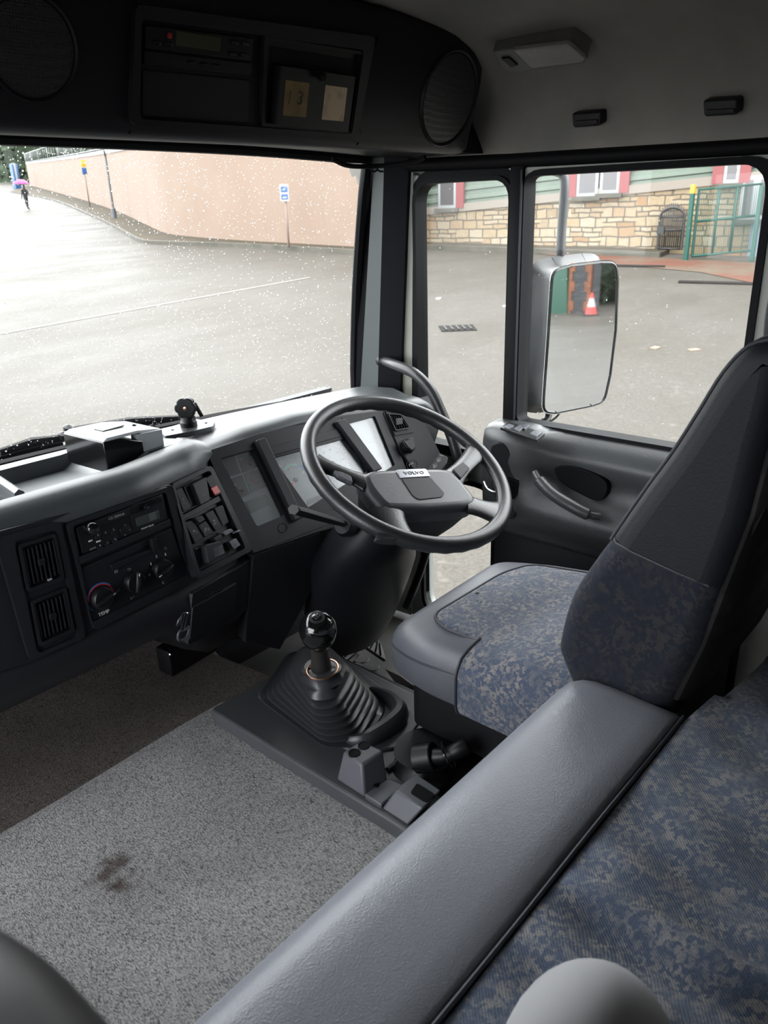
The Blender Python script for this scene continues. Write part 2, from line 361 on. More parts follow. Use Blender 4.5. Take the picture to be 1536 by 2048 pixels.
def masonry(name, cols, mort, bw, bh, msize=.018, sc2=1.7, mix2=True, k=1.0):
    m, nt, b, co = nodemat(name)
    sep = N(nt, 'ShaderNodeSeparateXYZ'); nt.links.new(co, sep.inputs[0]); cb = N(nt, 'ShaderNodeCombineXYZ')
    nt.links.new(sep.outputs[0], cb.inputs[0]); nt.links.new(sep.outputs[2], cb.inputs[1]); v = cb.outputs[0]
    ds = N(nt, 'ShaderNodeTexNoise'); ds.inputs['Scale'].default_value = 3; nt.links.new(v, ds.inputs['Vector'])
    vm = N(nt, 'ShaderNodeVectorMath', operation='MULTIPLY_ADD'); nt.links.new(ds.outputs[1], vm.inputs[0]); vm.inputs[1].default_value = (bh*.35,)*3; nt.links.new(v, vm.inputs[2]); v2 = vm.outputs[0]
    def br(w_, h_, off):
        t = N(nt, 'ShaderNodeTexBrick'); t.inputs['Scale'].default_value = 1; t.inputs['Brick Width'].default_value = w_; t.inputs['Row Height'].default_value = h_; t.inputs['Mortar Size'].default_value = msize
        t.inputs['Mortar Smooth'].default_value = .3; t.inputs['Bias'].default_value = 0; t.offset = off; t.squash = .7; t.squash_frequency = 3
        t.inputs['Color1'].default_value = (0, 0, 0, 1); t.inputs['Color2'].default_value = (1, 1, 1, 1); t.inputs['Mortar'].default_value = (.5, .5, .5, 1)
        nt.links.new(v2, t.inputs['Vector']); return t
    A, B = br(bw, bh, .43), br(bw*sc2*.6, bh*.5, .37)
    sel = N(nt, 'ShaderNodeTexWhiteNoise'); sel.noise_dimensions = '2D'
    sn = N(nt, 'ShaderNodeVectorMath', operation='SNAP'); nt.links.new(v2, sn.inputs[0]); sn.inputs[1].default_value = (bw*2, bh, 1); nt.links.new(sn.outputs[0], sel.inputs['Vector'])
    pick = rng_(nt, sel.outputs[0], .49, .51) if mix2 else rng_(nt, sel.outputs[0], 5, 6)
    colr = mixc(nt, pick, A.outputs[0], B.outputs[0]); mo = mixc(nt, pick, A.outputs[1], B.outputs[1])
    rp = N(nt, 'ShaderNodeValToRGB'); nt.links.new(colr, rp.inputs[0]); el = rp.color_ramp.elements; rp.color_ramp.interpolation = 'LINEAR'
    while len(el) < len(cols): el.new(.5)
    for i, cc in enumerate(cols): el[i].position = i/(len(cols)-1); el[i].color = (*cc, 1)
    c = mixc(nt, rng_(nt, noise(nt, co, 9, 4), .35, .7, 0, .35), rp.outputs[0], tuple(x*.6 for x in cols[0]))
    c = mixc(nt, mo, c, mort); nt.links.new(c, b.inputs['Base Color']); b.inputs['Roughness'].default_value = .8
    inv = N(nt, 'ShaderNodeMath', operation='SUBTRACT'); inv.inputs[0].default_value = 1; nt.links.new(mo, inv.inputs[1]); bumpn(nt, b, inv.outputs[0], .6, .02)
    return m
masonry('stone_wall', [(.18, .125, .070), (.25, .205, .135), (.22, .155, .085), (.26, .225, .165), (.20, .115, .05), (.27, .235, .175)], (.075, .058, .04), .50, .28, .024)
masonry('dark_stone', [(.03, .033, .036), (.065, .067, .07), (.04, .042, .05), (.09, .09, .09)], (.02, .02, .02), .22, .11, .01)
masonry('brick_red', [(.20, .055, .02), (.26, .09, .03), (.16, .04, .02)], (.10, .07, .05), .2, .075, .008, mix2=False)
masonry('field_wall', [(.12, .09, .05), (.09, .075, .04), (.07, .06, .03)], (.04, .035, .02), .3, .16)
m, nt, b, co = nodemat('cladding_green'); c = mixc(nt, rng_(nt, noise(nt, co, .6, 4), .4, .65), (.100, .130, .098), (.125, .155, .12)); nt.links.new(c, b.inputs['Base Color']); b.inputs['Roughness'].default_value = .45

def dim(names, k):                            # outdoor colours scaled down to offset the strong sky that lights the cab
    for nme in names:
        for nd_ in M[nme].node_tree.nodes:
            if nd_.type == 'VALTORGB':
                for e in nd_.color_ramp.elements: e.color = tuple(c*k for c in e.color[:3])+(1,)
            if nd_.type in ('MIX', 'BSDF_PRINCIPLED'):
                for i_ in nd_.inputs:
                    if i_.type == 'RGBA' and i_.name in ('A', 'B', 'Base Color') and not i_.is_linked: c = i_.default_value; i_.default_value = (c[0]*k, c[1]*k, c[2]*k, 1)
dim(['stone_wall'], .86)
dim(['dark_stone', 'brick_red', 'field_wall', 'cladding_green', 'green_paint', 'yellow_paint', 'frame_white', 'red_trim', 'concrete_kerb', 'pale_band', 'sign_white', 'sign_blue', 'cone_red', 'cone_white', 'gate_green', 'leaf_green', 'pink_cloth', 'litter', 'post_grey'], .70)
dim(['render_beige'], .80)
dim(['wet_tarmac', 'pavement', 'red_paving'], .53)
# ------------------------------------------------------------------ OUTSIDE: yard, walls, building
GS, GX, GY, GZ = .054, .747, .665, -1.45
def gz(x, y): return GZ + GS*(GX*x+GY*y)
_n = V(-GS*GX, -GS*GY, 1)
def atg(px, py, h=0.0):
    d = ray(px, py); t = (GZ+h-(_n@CAM))/(_n@d); return CAM+d*t
def struct(mb, name, mt, parent=None, **k):
    return mb.build(name, mt, parent, kind=None if parent is not None else 'structure', **k)
def plan_prism(pts, z0, z1):                  # pts: (x, y) outline, z functions or numbers
    m = MB(); n = len(pts); f0 = z0 if callable(z0) else (lambda x, y: z0); f1 = z1 if callable(z1) else (lambda x, y: z1)
    m.loft([[V(x, y, f0(x, y)) for x, y in pts], [V(x, y, f1(x, y)) for x, y in pts]]); return m
m = MB(); xs = np.concatenate([np.linspace(-60, 0, 7), np.linspace(4, 40, 19), np.linspace(46, 110, 10)]); ys = np.concatenate([np.linspace(-110, -20, 10), np.linspace(-14, 60, 30), np.linspace(66, 200, 14)])
m.grid([[V(x, y, gz(x, y)) for x in xs] for y in ys]); struct(m, 'ground', M['wet_tarmac'])
# boundary wall in pale render, with its footpath
basepx = [(60, 372), (150, 397), (230, 424), (290, 452), (330, 470), (380, 478), (480, 486), (600, 493), (720, 500), (806, 505)]
base = [atg(*p) for p in basepx]; top_h = 3.6
def wall_strip(B, h0, h1, th):
    m = MB(); n = len(B); nr = []
    for i in range(n):
        a, b = B[max(i-1, 0)], B[min(i+1, n-1)]; t = (b-a)[:2]; t /= np.linalg.norm(t); nn = V(-t[1], t[0]); 
        nr.append(nn if nn[0] > 0 or nn[1] > 0 else -nn)
    rings = [[V(p[0], p[1], gz(p[0], p[1])+h0), V(p[0], p[1], gz(p[0], p[1])+h1), V(p[0]+q[0]*th, p[1]+q[1]*th, gz(p[0], p[1])+h1), V(p[0]+q[0]*th, p[1]+q[1]*th, gz(p[0], p[1])+h0)] for p, q in zip(B, nr)]
    return m.loft(rings), nr
Bs = smooth(base, 4)
mw, nrm = wall_strip(Bs, -.2, top_h, .35); struct(mw, 'wall_yard', M['render_beige'])
mc, _ = wall_strip([b-V(nrm[i][0], nrm[i][1], 0)*.05 for i, b in enumerate(Bs)], top_h, top_h+.22, .5); struct(mc, 'trim_wall_coping', M['frame_white'])
kpx = [(20, 385), (100, 400), (180, 432), (240, 462), (280, 484), (330, 489), (480, 494), (600, 501), (720, 508), (830, 512)]
kb = smooth([atg(*p) for p in kpx], 4)
def strip_between(A, B, dz):
    m = MB(); m.loft([[V(a[0], a[1], gz(a[0], a[1])-.1), V(a[0], a[1], gz(a[0], a[1])+dz), V(b[0], b[1], gz(b[0], b[1])+dz), V(b[0], b[1], gz(b[0], b[1])-.1)] for a, b in zip(A, B)]); return m
struct(strip_between(kb, Bs, .10), 'footpath', M['pavement'])
kb2 = [k + (b-k)/np.linalg.norm(b-k)*.16 for k, b in zip(kb, Bs)]
struct(strip_between([k-(b-k)/np.linalg.norm(b-k)*.02 for k, b in zip(kb, Bs)], kb2, .125), 'trim_kerb', M['concrete_kerb'])
# faded painted line and mud patch across the yard
m = MB(); a, b = atg(0, 668), atg(620, 555); t = (b-a)/np.linalg.norm(b-a); nn = np.cross(t, V(0, 0, 1))*.06
pts = [a+(b-a)*i/30 for i in range(31)]; m.grid([[p+nn+V(0, 0, .006), p-nn+V(0, 0, .006)] for p in pts]); tag(m.build('painted_line', mat('faded_line', (.13, .115, .095), .6, var=(3, (.10, .09, .075), .4, .6))), 'faded pale line painted across the wet yard', 'road marking')
# white railing on the wall
rt = thing('railing', 'white metal railing with thin bars on top of the beige yard wall', 'railing', Bs[10])
cum = [0];
for i in range(1, len(Bs)): cum.append(cum[-1]+np.linalg.norm(Bs[i]-Bs[i-1]))
def along(d):
    i = int(np.searchsorted(cum, d)); i = min(max(i, 1), len(Bs)-1); f = (d-cum[i-1])/(cum[i]-cum[i-1]); return Bs[i-1]*(1-f)+Bs[i]*f
L = cum[-1]; hr = top_h+.22
for zz, nm in ((.12, 'rail'), (1.45, 'rail')):
    pp = [along(min(d, L*.94))+V(0, 0, hr+zz) for d in np.linspace(0, L*.94, 50)]; pp = [V(p[0], p[1], gz(p[0], p[1])+hr+zz) for p in pp]
    MB().tube(pp, .035, 6).build(nm, M['frame_white'], rt)
d = 0.; k = 0; rest = MB()
while d < L*.94:
    p = along(d); z = gz(p[0], p[1])+hr; far = d < L*.28; pm = MB()
    (rest if far else pm).tube([V(p[0], p[1], z-.02), V(p[0], p[1], z+1.55)], (.06 if far else .04) if k % 5 == 0 else (.03 if far else .016), 5)
    if not far: pm.build('post' if k % 5 == 0 else 'baluster', M['frame_white'], rt)
    d += 3.4 if d < L*.45 else (1.5 if d < L*.7 else .8); k += 1
tag(rest.build('far_balusters', M['frame_white'], rt), kind='stuff')
# planting bank behind railing
def leafy(name, c, rad, n, mt, label, cat, parent=None, squash=1.0, card=.22, seed=1, group=None):
    r_ = np.random.default_rng(seed); m = MB()
    for i in range(n):
        v = r_.normal(size=3); v /= np.linalg.norm(v); p = V(c)+v*V(rad)*(r_.uniform(.75, 1.0)); a = r_.normal(size=3); a /= np.linalg.norm(a); b = np.cross(a, v); b /= np.linalg.norm(b)+1e-9; s_ = card*r_.uniform(.5, 1.3)
        m.add([p-a*s_, p+b*s_*.5+v*s_*.2, p+a*s_, p-b*s_*.5], [(0, 1, 2, 3)])
    core = []
    for i in range(7):
        ph = PI*(i+.02)/6.04; core.append([V(c)+V(rad)*.8*V(math.sin(ph)*math.cos(t), math.sin(ph)*math.sin(t), math.cos(ph))*(1+.12*math.sin(3*t+i)) for t in np.linspace(0, 2*PI, 12, endpoint=False)])
    m.loft(core); o = m.build(name, mt); tag(o, label, cat, group); return o
for i, (px, py, dist, rz, lab) in enumerate([(6, 322, 215, 15, 'green bushy tree at far left end of the white railing'), (90, 312, 175, 11, 'green tree behind the far part of the white railing'), (190, 300, 112, 7, 'dark green bush behind the middle of the white railing'), (300, 290, 78, 5, 'dark green bush behind the near end of the white railing')]):
    p = CAM+ray(px, py)*dist; base_z = gz(p[0], p[1])
    leafy('tree', p+V(0, 0, rz*.2), (rz*1.1, rz*1.1, rz), 900, M['leaf_green'], lab, 'tree', card=rz*.09, seed=i+3)
# lamp post, fallen pole, sign
def pole(name, a, b, r, mt, label, cat, parent=None):
    return tag(MB().tube([a, b], r, 10).build(name, mt, parent), label, cat)
b0 = atg(229, 436, .1); hh = 3.3; t0 = thing('lamp_post', 'grey metal lamp post standing before the beige wall', 'lamp post', b0)
MB().lathe([(.0, 0), (.13, 0), (.13, .5), (.065, .55), (.055, hh), (0, hh)], b0, (0, 0, 1), 12).build('post', M['post_grey'], t0); MB().tube([b0+V(0, 0, hh-.05), b0+V(-.4, -.6, hh+.25)], [.05, .04], 8).build('arm', M['post_grey'], t0)
b0 = atg(578, 495, .1); tp = at(572, 392, 'x', b0[0]); ph = (tp-b0)[2]; t0 = thing('road_sign', 'small white and blue sign on a thin pole before beige wall', 'sign', b0)
MB().tube([b0, b0+V(0, 0, ph-.1)], .035, 8).build('pole', mat('pole_rust', (.13, .09, .075), .7), t0)
sp = Pl(b0+V(-.06, -.03, ph+.1), V(.72, -.69, 0), V(0, 0, 1)); MB().prism(rr(-.15, -.27, .15, .27, .03), sp, -.015, .015, .004).build('plate', M['sign_white'], t0)
MB().prism(rr(-.11, -.21, .11, -.05, .02), sp, .015, .02).build('blue_panel', M['sign_blue'], t0); MB().prism(rr(-.11, .02, .11, .19, .02), sp, .015, .02).build('symbol', M['sign_blue'], t0)
MB().prism([(-.07, -.17), (.07, -.17), (.07, -.12), (-.07, -.12)], sp, .02, .023).build('mark', M['sign_white'], t0); MB().prism([(-.05, .08), (.05, .08), (0, .17)], sp, .02, .023).build('mark', M['sign_white'], t0)
b0 = atg(180, 415, .1); t0 = thing('parking_sign', 'small blue and yellow plate on slim brown pole before beige wall', 'sign', b0); MB().tube([b0, b0+V(0, 0, 2.6)], .04, 8).build('pole', M['pole_rust'], t0)
MB().box(b0+V(-.05, -.1, 2.45), (.35, .05, .45), .01).build('plate', M['sign_blue'], t0); MB().box(b0+V(-.05, -.1, 2.95), (.35, .05, .45), .01).build('plate', M['yellow_paint'], t0)
b0 = atg(35, 376, .1); t0 = thing('gate_pillar', 'blue and white striped pillar at far end of the beige wall', 'pillar', b0); MB().box(b0+V(0, 0, 1.7), (.9, .9, 3.6), .05).build('post', M['sign_blue'], t0); MB().box(b0+V(-.05, -.05, 2), (.3, 1.0, 3.2)).build('stripe', M['frame_white'], t0)
# person walking far up the road with a pink umbrella
pb = atg(56, 420)
def figure(P, H):
    s = H/1.72; sk = [(0, 0, .95), (0, 0, 1.15), (0, .02, 1.38), (0, .02, 1.50), (0, .03, 1.62), (0, .04, 1.70),
        (.09, 0, .90), (.11, .12, .48), (.12, .05, .09), (.12, -.08, .03), (-.09, 0, .90), (-.11, -.10, .50), (-.12, -.28, .12), (-.12, -.36, .06),
        (.19, 0, 1.38), (.25, .05, 1.12), (.16, -.18, 1.10), (.12, -.24, 1.16), (-.19, 0, 1.38), (-.25, .02, 1.10), (-.26, .10, .86), (-.26, .12, .78)]
    ed = [(0, 1), (1, 2), (2, 3), (3, 4), (4, 5), (0, 6), (6, 7), (7, 8), (8, 9), (0, 10), (10, 11), (11, 12), (12, 13), (2, 14), (14, 15), (15, 16), (16, 17), (2, 18), (18, 19), (19, 20), (20, 21)]
    ra = [.15, .15, .16, .055, .10, .07, .10, .07, .05, .04, .10, .07, .05, .04, .07, .05, .04, .035, .07, .05, .04, .035]
    me = bpy.data.meshes.new('person'); me.from_pydata([tuple(V(P)+V(v)*s) for v in sk], ed, []); o = bpy.data.objects.new('person', me); COL.objects.link(o)
    mo = o.modifiers.new('skin', 'SKIN'); 
    for i, r_ in enumerate(ra): me.skin_vertices[0].data[i].radius = (r_*s, r_*s*.8)
    me.skin_vertices[0].data[0].use_root = True; su = o.modifiers.new('sub', 'SUBSURF'); su.levels = 1; su.render_levels = 2
    me.materials.append(M['cloth_black']); return o
po = figure(pb, 1.7); tag(po, 'person in dark clothes walking down the road under umbrella', 'person')
hm = MB().lathe([(0, .0), (.07, .02), (.1, .12), (.085, .22), (0, .27)], pb+V(0, .05, 1.52), (0, 0, 1), 12).build('hair', M['hair_dark']); hm.parent = po
um = thing('umbrella', 'bright pink umbrella held by the far walking person', 'umbrella', pb+V(-.1, -.22, 1.1))
MB().tube([pb+V(-.1, -.24, 1.1), pb+V(-.25, -.2, 2.1)], .012, 6).build('shaft', M['chrome'], um); rings = []
for i in range(7):
    a = i/6*1.15; rings.append([pb+V(-.25, -.2, 2.12)+V(.62*math.sin(a)*math.cos(t)*(1+.0*t), .62*math.sin(a)*math.sin(t), -.5*(1-math.cos(a))-.03*abs(math.sin(4*t))*a) for t in np.linspace(0, 2*PI, 32, endpoint=False)])
MB().loft(rings, caps=False).build('canopy', M['pink_cloth'], um)
# ---- stone building with green cladding
A, B2 = atg(862, 491), atg(1315, 506); dirx = (B2-A); dirx[2] = 0; dirx /= np.linalg.norm(dirx)
BW = Pl(A, dirx, (0, 0, 1))                   # facade plane, n faces the yard
if BW.n@(CAM-A) < 0: print('facade normal away')
fr = Matrix(((BW.ex[0], BW.n[0]*-1, 0, A[0]), (BW.ex[1], -BW.n[1], 0, A[1]), (0, 0, 1, A[2]), (0, 0, 0, 1)))
def local(mb, name, mt, parent=None, F=fr, **k):  # facade pieces keep the facade's own axes
    Fi = F.inverted(); vs = [tuple(Fi @ Vector(v)) for v in mb.v]; q = MB(); q.v = vs; q.f = mb.f; o = q.build(name, mt, None, **k)
    if parent is not None: o.parent = parent; o.matrix_parent_inverse = Matrix.Translation(-Vector(parent.location))
    o.matrix_basis = F; return o
bl = thing('stone_building', 'long building with pale stone base and green metal cladding beyond the yard', 'building', A)
u_l, u_r = -5.0, 24.0
st_top = [BW.uv(866, 428), BW.uv(1035, 410), BW.uv(1440, 368)]
t0, t1 = BW.uv(900, 424), BW.uv(1400, 372); sl = (t1[1]-t0[1])/(t1[0]-t0[0]); topv = lambda u: t0[1]+sl*(u-t0[0])
local(MB().prism([(u_l, -1.2), (u_r, -1.2), (u_r, topv(u_r)), (u_l, topv(u_l))], BW, -.4, 0), 'stone_base', M['stone_wall'], bl)
local(MB().prism([(u_l, topv(u_l)-.02), (u_r, topv(u_r)-.02), (u_r, topv(u_r)+.22), (u_l, topv(u_l)+.22)], BW, -.4, .06), 'string_course', M['pale_band'], bl)
m = MB(); us = [u_l, u_r]; prof = []
vv = 0.0; k = 0
while vv < 5.2:
    prof += [(vv, 0.0), (vv+.11, .0), (vv+.14, .05), (vv+.25, .05)]; vv += .28
m.grid([[BW.p(u, topv(u)+.2+v, -.08+d_) for u in us] for v, d_ in prof]); m.add([BW.p(u_l, topv(u_l)+.2, -.1), BW.p(u_r, topv(u_r)+.2, -.1), BW.p(u_r, topv(u_r)+5.4, -.1), BW.p(u_l, topv(u_l)+5.4, -.1), BW.p(u_l, -1, -6), BW.p(u_r, -1, -6), BW.p(u_r, topv(u_r)+5.4, -6), BW.p(u_l, topv(u_l)+5.4, -6)], [(3, 2, 6, 7), (4, 5, 6, 7), (0, 3, 7, 4), (1, 2, 6, 5)])
local(m, 'cladding', M['cladding_green'], bl, ang=20)
def bwin(q, red_l=False, red_r=False, sill=True, splits=1):
    pts = [BW.uv(*p) for p in q]; x0 = min(p[0] for p in pts); x1 = max(p[0] for p in pts); y0 = min(p[1] for p in pts); y1 = max(p[1] for p in pts)+.3
    o = local(MB().prism([(x0, y0), (x1, y0), (x1, y1), (x0, y1)], BW, 0, .07, .01), 'window', M['frame_white'], bl)
    wdt = (x1-x0)/splits
    for i in range(splits):
        a, b = x0+wdt*i+.09, x0+wdt*(i+1)-.09; g_ = local(MB().prism([(a, y0+.1), (b, y0+.1), (b, y1-.1), (a, y1-.1)], BW, .071, .078), 'pane', M['window_dark'], None); g_.parent = o; g_.matrix_basis = Matrix.Identity(4)
    for c, xa, xb in ((red_l, x0-.28, x0), (red_r, x1, x1+.28)):
        if c: local(MB().prism([(xa, y0), (xb, y0), (xb, y1), (xa, y1)], BW, 0, .09), 'red_trim', M['red_trim'], bl)
    if sill: local(MB().prism([(x0-.1, y0-.12), (x1+.1, y0-.12), (x1+.1, y0), (x0-.1, y0)], BW, 0, .16), 'window_sill', M['concrete_kerb'], bl)
bwin([(878, 365), (914, 416)], red_r=True, splits=1)
bwin([(1156, 342), (1196, 392)], red_l=True); bwin([(1203, 338), (1239, 386)], red_r=True)
bwin([(1451, 322), (1478, 366)], True, True); bwin([(1484, 376), (1536, 438)], sill=True, splits=2)
q = [BW.uv(1508, 412), BW.uv(1508, 522)]; local(MB().prism([(q[0][0], q[1][1]), (q[0][0]+2.2, q[1][1]), (q[0][0]+2.2, q[0][1]), (q[0][0], q[0][1])], BW, 0, .06), 'side_door', mat('door_bluegrey', (.10, .12, .15), .5), bl)
# white downpipe clips seen on the cladding are left to the panel; pavement strips in front of building
def gpoly(pts, name, mt, h=.02, **k):
    P = [atg(*p) for p in pts]; m = MB(); m.loft([[V(p[0], p[1], gz(p[0], p[1])-.05) for p in P], [V(p[0], p[1], gz(p[0], p[1])+h) for p in P]]); return m.build(name, mt, **k)
def band(r0, r1, w0, w1):                     # strip parallel to the facade between distances r0..r1
    P = [BW.p(w0, 0, r0), BW.p(w1, 0, r0), BW.p(w1, 0, r1), BW.p(w0, 0, r1)]; return P
for (r0, r1, h, nm, mt) in ((-.1, .95, .12, 'footpath_building', 'pavement'), (.95, 1.12, .14, 'trim_building_kerb', 'concrete_kerb')):
    P = band(r0, r1, -1.2, 8.0); m = MB(); m.loft([[V(p[0], p[1], gz(p[0], p[1])-.05) for p in P], [V(p[0], p[1], gz(p[0], p[1])+h) for p in P]]); struct(m, nm, M[mt])
m = MB(); P = [atg(1060, 505), atg(1175, 507), atg(1536, 528), atg(1600, 560), atg(1536, 573), atg(1400, 545), atg(1235, 530)]
m.add([V(p[0], p[1], gz(p[0], p[1])+.012) for p in P], [tuple(range(7))]); struct(m, 'path_red', M['red_paving'])
# drains and litter
def ground_piece(px, py, w_, d_, name, label, cat, mt, h=.02, rot=0.0):
    p = atg(px, py); c, s_ = math.cos(rot), math.sin(rot); t = V(c, s_, 0); n_ = V(-s_, c, 0)
    P = [p+t*a*w_/2+n_*b*d_/2 for a, b in ((-1, -1), (1, -1), (1, 1), (-1, 1))]; m = MB(); m.loft([[V(q[0], q[1], gz(q[0], q[1])-.02) for q in P], [V(q[0], q[1], gz(q[0], q[1])+h) for q in P]]); return tag(m.build(name, mt), label, cat)
t0 = ground_piece(915, 657, .62, .5, 'drain_cover', 'square iron drain grate set in the yard beside quarter window view', 'drain cover', M['drain_iron'], .014, -.8)
for i in range(5):
    p = atg(915, 657); t = V(math.cos(-.8), math.sin(-.8), 0); n_ = V(-t[1], t[0], 0); c = p+t*(-.22+.11*i); MB().box(V(c[0], c[1], gz(c[0], c[1])+.02), (.03, .42, .02), rot=np.array([t, n_, V(0, 0, 1)]).T).build('grate_bar', M['iron_black'], t0)
ground_piece(1262, 533, 1.7, .28, 'channel_drain', 'dark narrow channel drain in the paving left of the green gate', 'drain', M['drain_iron'], .03, -1.25)
ground_piece(1480, 568, 2.6, .28, 'channel_drain', 'long dark channel drain in the paving near the right pillar', 'drain', M['drain_iron'], .03, -1.25)
for (px, py, l) in ((1014, 613, 'white scrap of litter on the yard behind the window divider'), (877, 598, 'small pale litter flake on yard near quarter window edge'), (1388, 701, 'pale orange leaf patch on the yard right of the mirror'), (1310, 697, 'thin pale twig on the yard just right of mirror')):
    ground_piece(px, py, .17, .10, 'litter', l, 'litter', M['litter'] if px < 1100 else mat('leaf_orange'+str(px), (.13, .10, .07), .9), .02, px)
# ---- arched iron gate, green posts, green gate
GP = Pl(BW.p(0, 0, .25), BW.ex, (0, 0, 1))
t0 = thing('arched_gate', 'black wrought iron gate with arched top against stone wall', 'gate', GP.hit(1340, 506))
uL, vB = GP.uv(1314, 500); uR, _v = GP.uv(1362, 503); vS = GP.uv(1318, 435)[1]; uc = (uL+uR)/2; ra = (uR-uL)/2
arch = [(uL, vB), (uL, vS)]+[(uc-ra*math.cos(a), vS+ra*.75*math.sin(a)) for a in np.linspace(0, PI, 14)][1:-1]+[(uR, vS), (uR, vB)]
MB().tube([GP.p(*p) for p in arch], .035, 8).build('frame', M['iron_black'], t0)
for i in range(1, 12):
    u = uL+(uR-uL)*i/12; vt = vS+ra*.75*math.sqrt(max(0, 1-((u-uc)/ra)**2)); MB().tube([GP.p(u, vB), GP.p(u, vt+.12)], .016, 6).build('bar', M['iron_black'], t0)
for v in (vB+.04, (vB+vS)/2+.1, vS): MB().tube([GP.p(uL, v), GP.p(uR, v)], .025, 6).build('crossbar', M['iron_black'], t0)
MB().prism(rr(uL-.05, (vB+vS)/2, uL+.15, (vB+vS)/2+.2, .01), GP, -.04, .04).build('lock_box', M['iron_black'], t0)
def green_post(px, pyb, pyt, wpx, label, cap):
    b = atg(px, pyb); d_ = np.linalg.norm((b-CAM)[:2]); tp = CAM+ray(px+12, pyt)*1; r_ = ray(px+ (pyb-pyt)*.09, pyt); k_ = ((b-CAM)[:2]@r_[:2])/(r_[:2]@r_[:2]); h = (CAM+r_*k_)[2]-b[2]; w_ = wpx/FPX*d_*.62
    t = thing('gate_post', label, 'post', b); MB().box(b+V(0, 0, h/2), (w_, w_, h), .01).build('post', M['green_paint'], t)
    if cap: MB().box(b+V(0, 0, h+.0), (w_*1.05, w_*1.05, .22), .01).build('cap', M['yellow_paint'], t)
    return b, h
gp1, gh1 = green_post(1371, 521, 378, 11, 'green square gate post with yellow painted top', True)
gp2, gh2 = green_post(1503, 523, 372, 10, 'green post at the right end of the green gate', False)
a0, a1 = atg(1383, 520), atg(1503, 516); a0[2] += .1; a1[2] += .2; h0 = 1.68; gt = thing('steel_gate', 'green steel field gate of tubes and mesh in front of stone wall', 'gate', a0)
f = lambda s_, h: a0+(a1-a0)*s_+V(0, 0, h)
for nm, P in (('frame', [f(0, 0), f(0, h0), f(1, h0*1.0), f(1, 0)]),):
    MB().tube(P+[P[0]], .04, 8).build(nm, M['green_paint'], gt)
for s_ in (.33, .62): MB().tube([f(s_, 0), f(s_, h0)], .035, 8).build('upright', M['green_paint'], gt)
MB().tube([f(0, h0*.53), f(1, h0*.53)], .035, 8).build('crossbar', M['green_paint'], gt)
for i in range(1, 34):
    s_ = i/34; MB().tube([f(s_, .02), f(s_, h0)], .008, 4).build('mesh_wire', M['green_paint'], gt)
# ---- things only the door mirror shows, standing behind the truck
MC = at(1155, 665, 'x', 1.42); MN = V(-.43, -.90, 0); MN /= np.linalg.norm(MN)
def mir(px, py, h=0.0):
    d = ray(px, py); t = ((MC-CAM)@MN)/(d@MN); P = CAM+d*t; r = d-2*(d@MN)*MN; t2 = (GZ+h-_n@P)/(_n@r); return P+r*t2, P, r
c0, _, rc = mir(1181, 631); t0 = thing('traffic_cone', 'red and white traffic cone on the yard, seen in the mirror', 'cone', c0)
ch = .68; MB().box(c0+V(0, 0, .03), (.42, .42, .06), .015).build('base', M['tyre_black'], t0)
for z0_, z1_, mt in ((.06, .27, 'cone_red'), (.27, .52, 'cone_white'), (.52, ch, 'cone_red')):
    rf = lambda z: .17*(1-z/ch)+.025; MB().lathe([(0, z0_), (rf(z0_), z0_), (rf(z1_), z1_), (0, z1_)], c0, (0, 0, 1), 20).build('sleeve' if mt == 'cone_white' else 'body', M[mt], t0)
pL, _, _ = mir(1134, 627); pR, _, _ = mir(1177, 627); ex = pL-pR; ex[2] = 0; wd = np.linalg.norm(ex); ex /= wd; zb = min(pL[2], pR[2])-.2
PP = Pl(V(pR[0], pR[1], zb), ex, (0, 0, 1))
if PP.n@(CAM-PP.o) < 0: PP = Pl(V(pL[0], pL[1], zb), -ex, (0, 0, 1))
FP = Matrix(((PP.ex[0], -PP.n[0], 0, PP.o[0]), (PP.ex[1], -PP.n[1], 0, PP.o[1]), (0, 0, 1, PP.o[2]), (0, 0, 0, 1)))
t0 = thing('gate_pillar', 'tall pillar of dark stone with red brick corners, seen in mirror', 'pillar', PP.o)
local(MB().prism([(0, 0), (wd, 0), (wd, 4.2), (0, 4.2)], PP, -wd, -.03), 'core', M['dark_stone'], t0, FP)
for side in (0, 1):
    for k in range(14):
        wq = .27*wd if k % 2 else .15*wd; x0 = 0 if side == 0 else wd-wq; local(MB().prism([(x0, .3*k), (x0+wq, .3*k), (x0+wq, .3*k+.3), (x0, .3*k+.3)], PP, -.2, .0), 'brick_quoin', M['brick_red'], t0, FP)
gl = pL+(pL-pR)/wd*.1 if PP.n@ex is None else pL; e2 = (pL-pR)/np.linalg.norm(pL-pR)
t0 = thing('panel_gate', 'dark green sheet gate beside the brick pillar, seen in mirror', 'gate', pL)
MB().box(pL+e2*1.15+V(0, 0, 1.1), (2.2, .08, 2.3), .01, rot=np.array([e2, np.cross(V(0, 0, 1), e2), V(0, 0, 1)]).T).build('sheet', M['gate_green'], t0)
for a, b in (((.0, 2.3), (2.3, 2.3)), ((.0, 2.9), (2.3, 2.9)), ((.2, 2.3), (.8, 3.5)), ((1.2, 2.3), (1.8, 3.5)), ((0, 3.5), (2.3, 3.5))):
    MB().tube([pL+e2*a[0]+V(0, 0, a[1]), pL+e2*b[0]+V(0, 0, b[1])], .03, 6).build('rail', M['frame_white'], t0)
q1, _, _ = mir(1181, 590); q2, _, _ = mir(1226, 583); q1 = q1+(q1-q2)*.3; q2 = q2+(q2-q1)*1.2
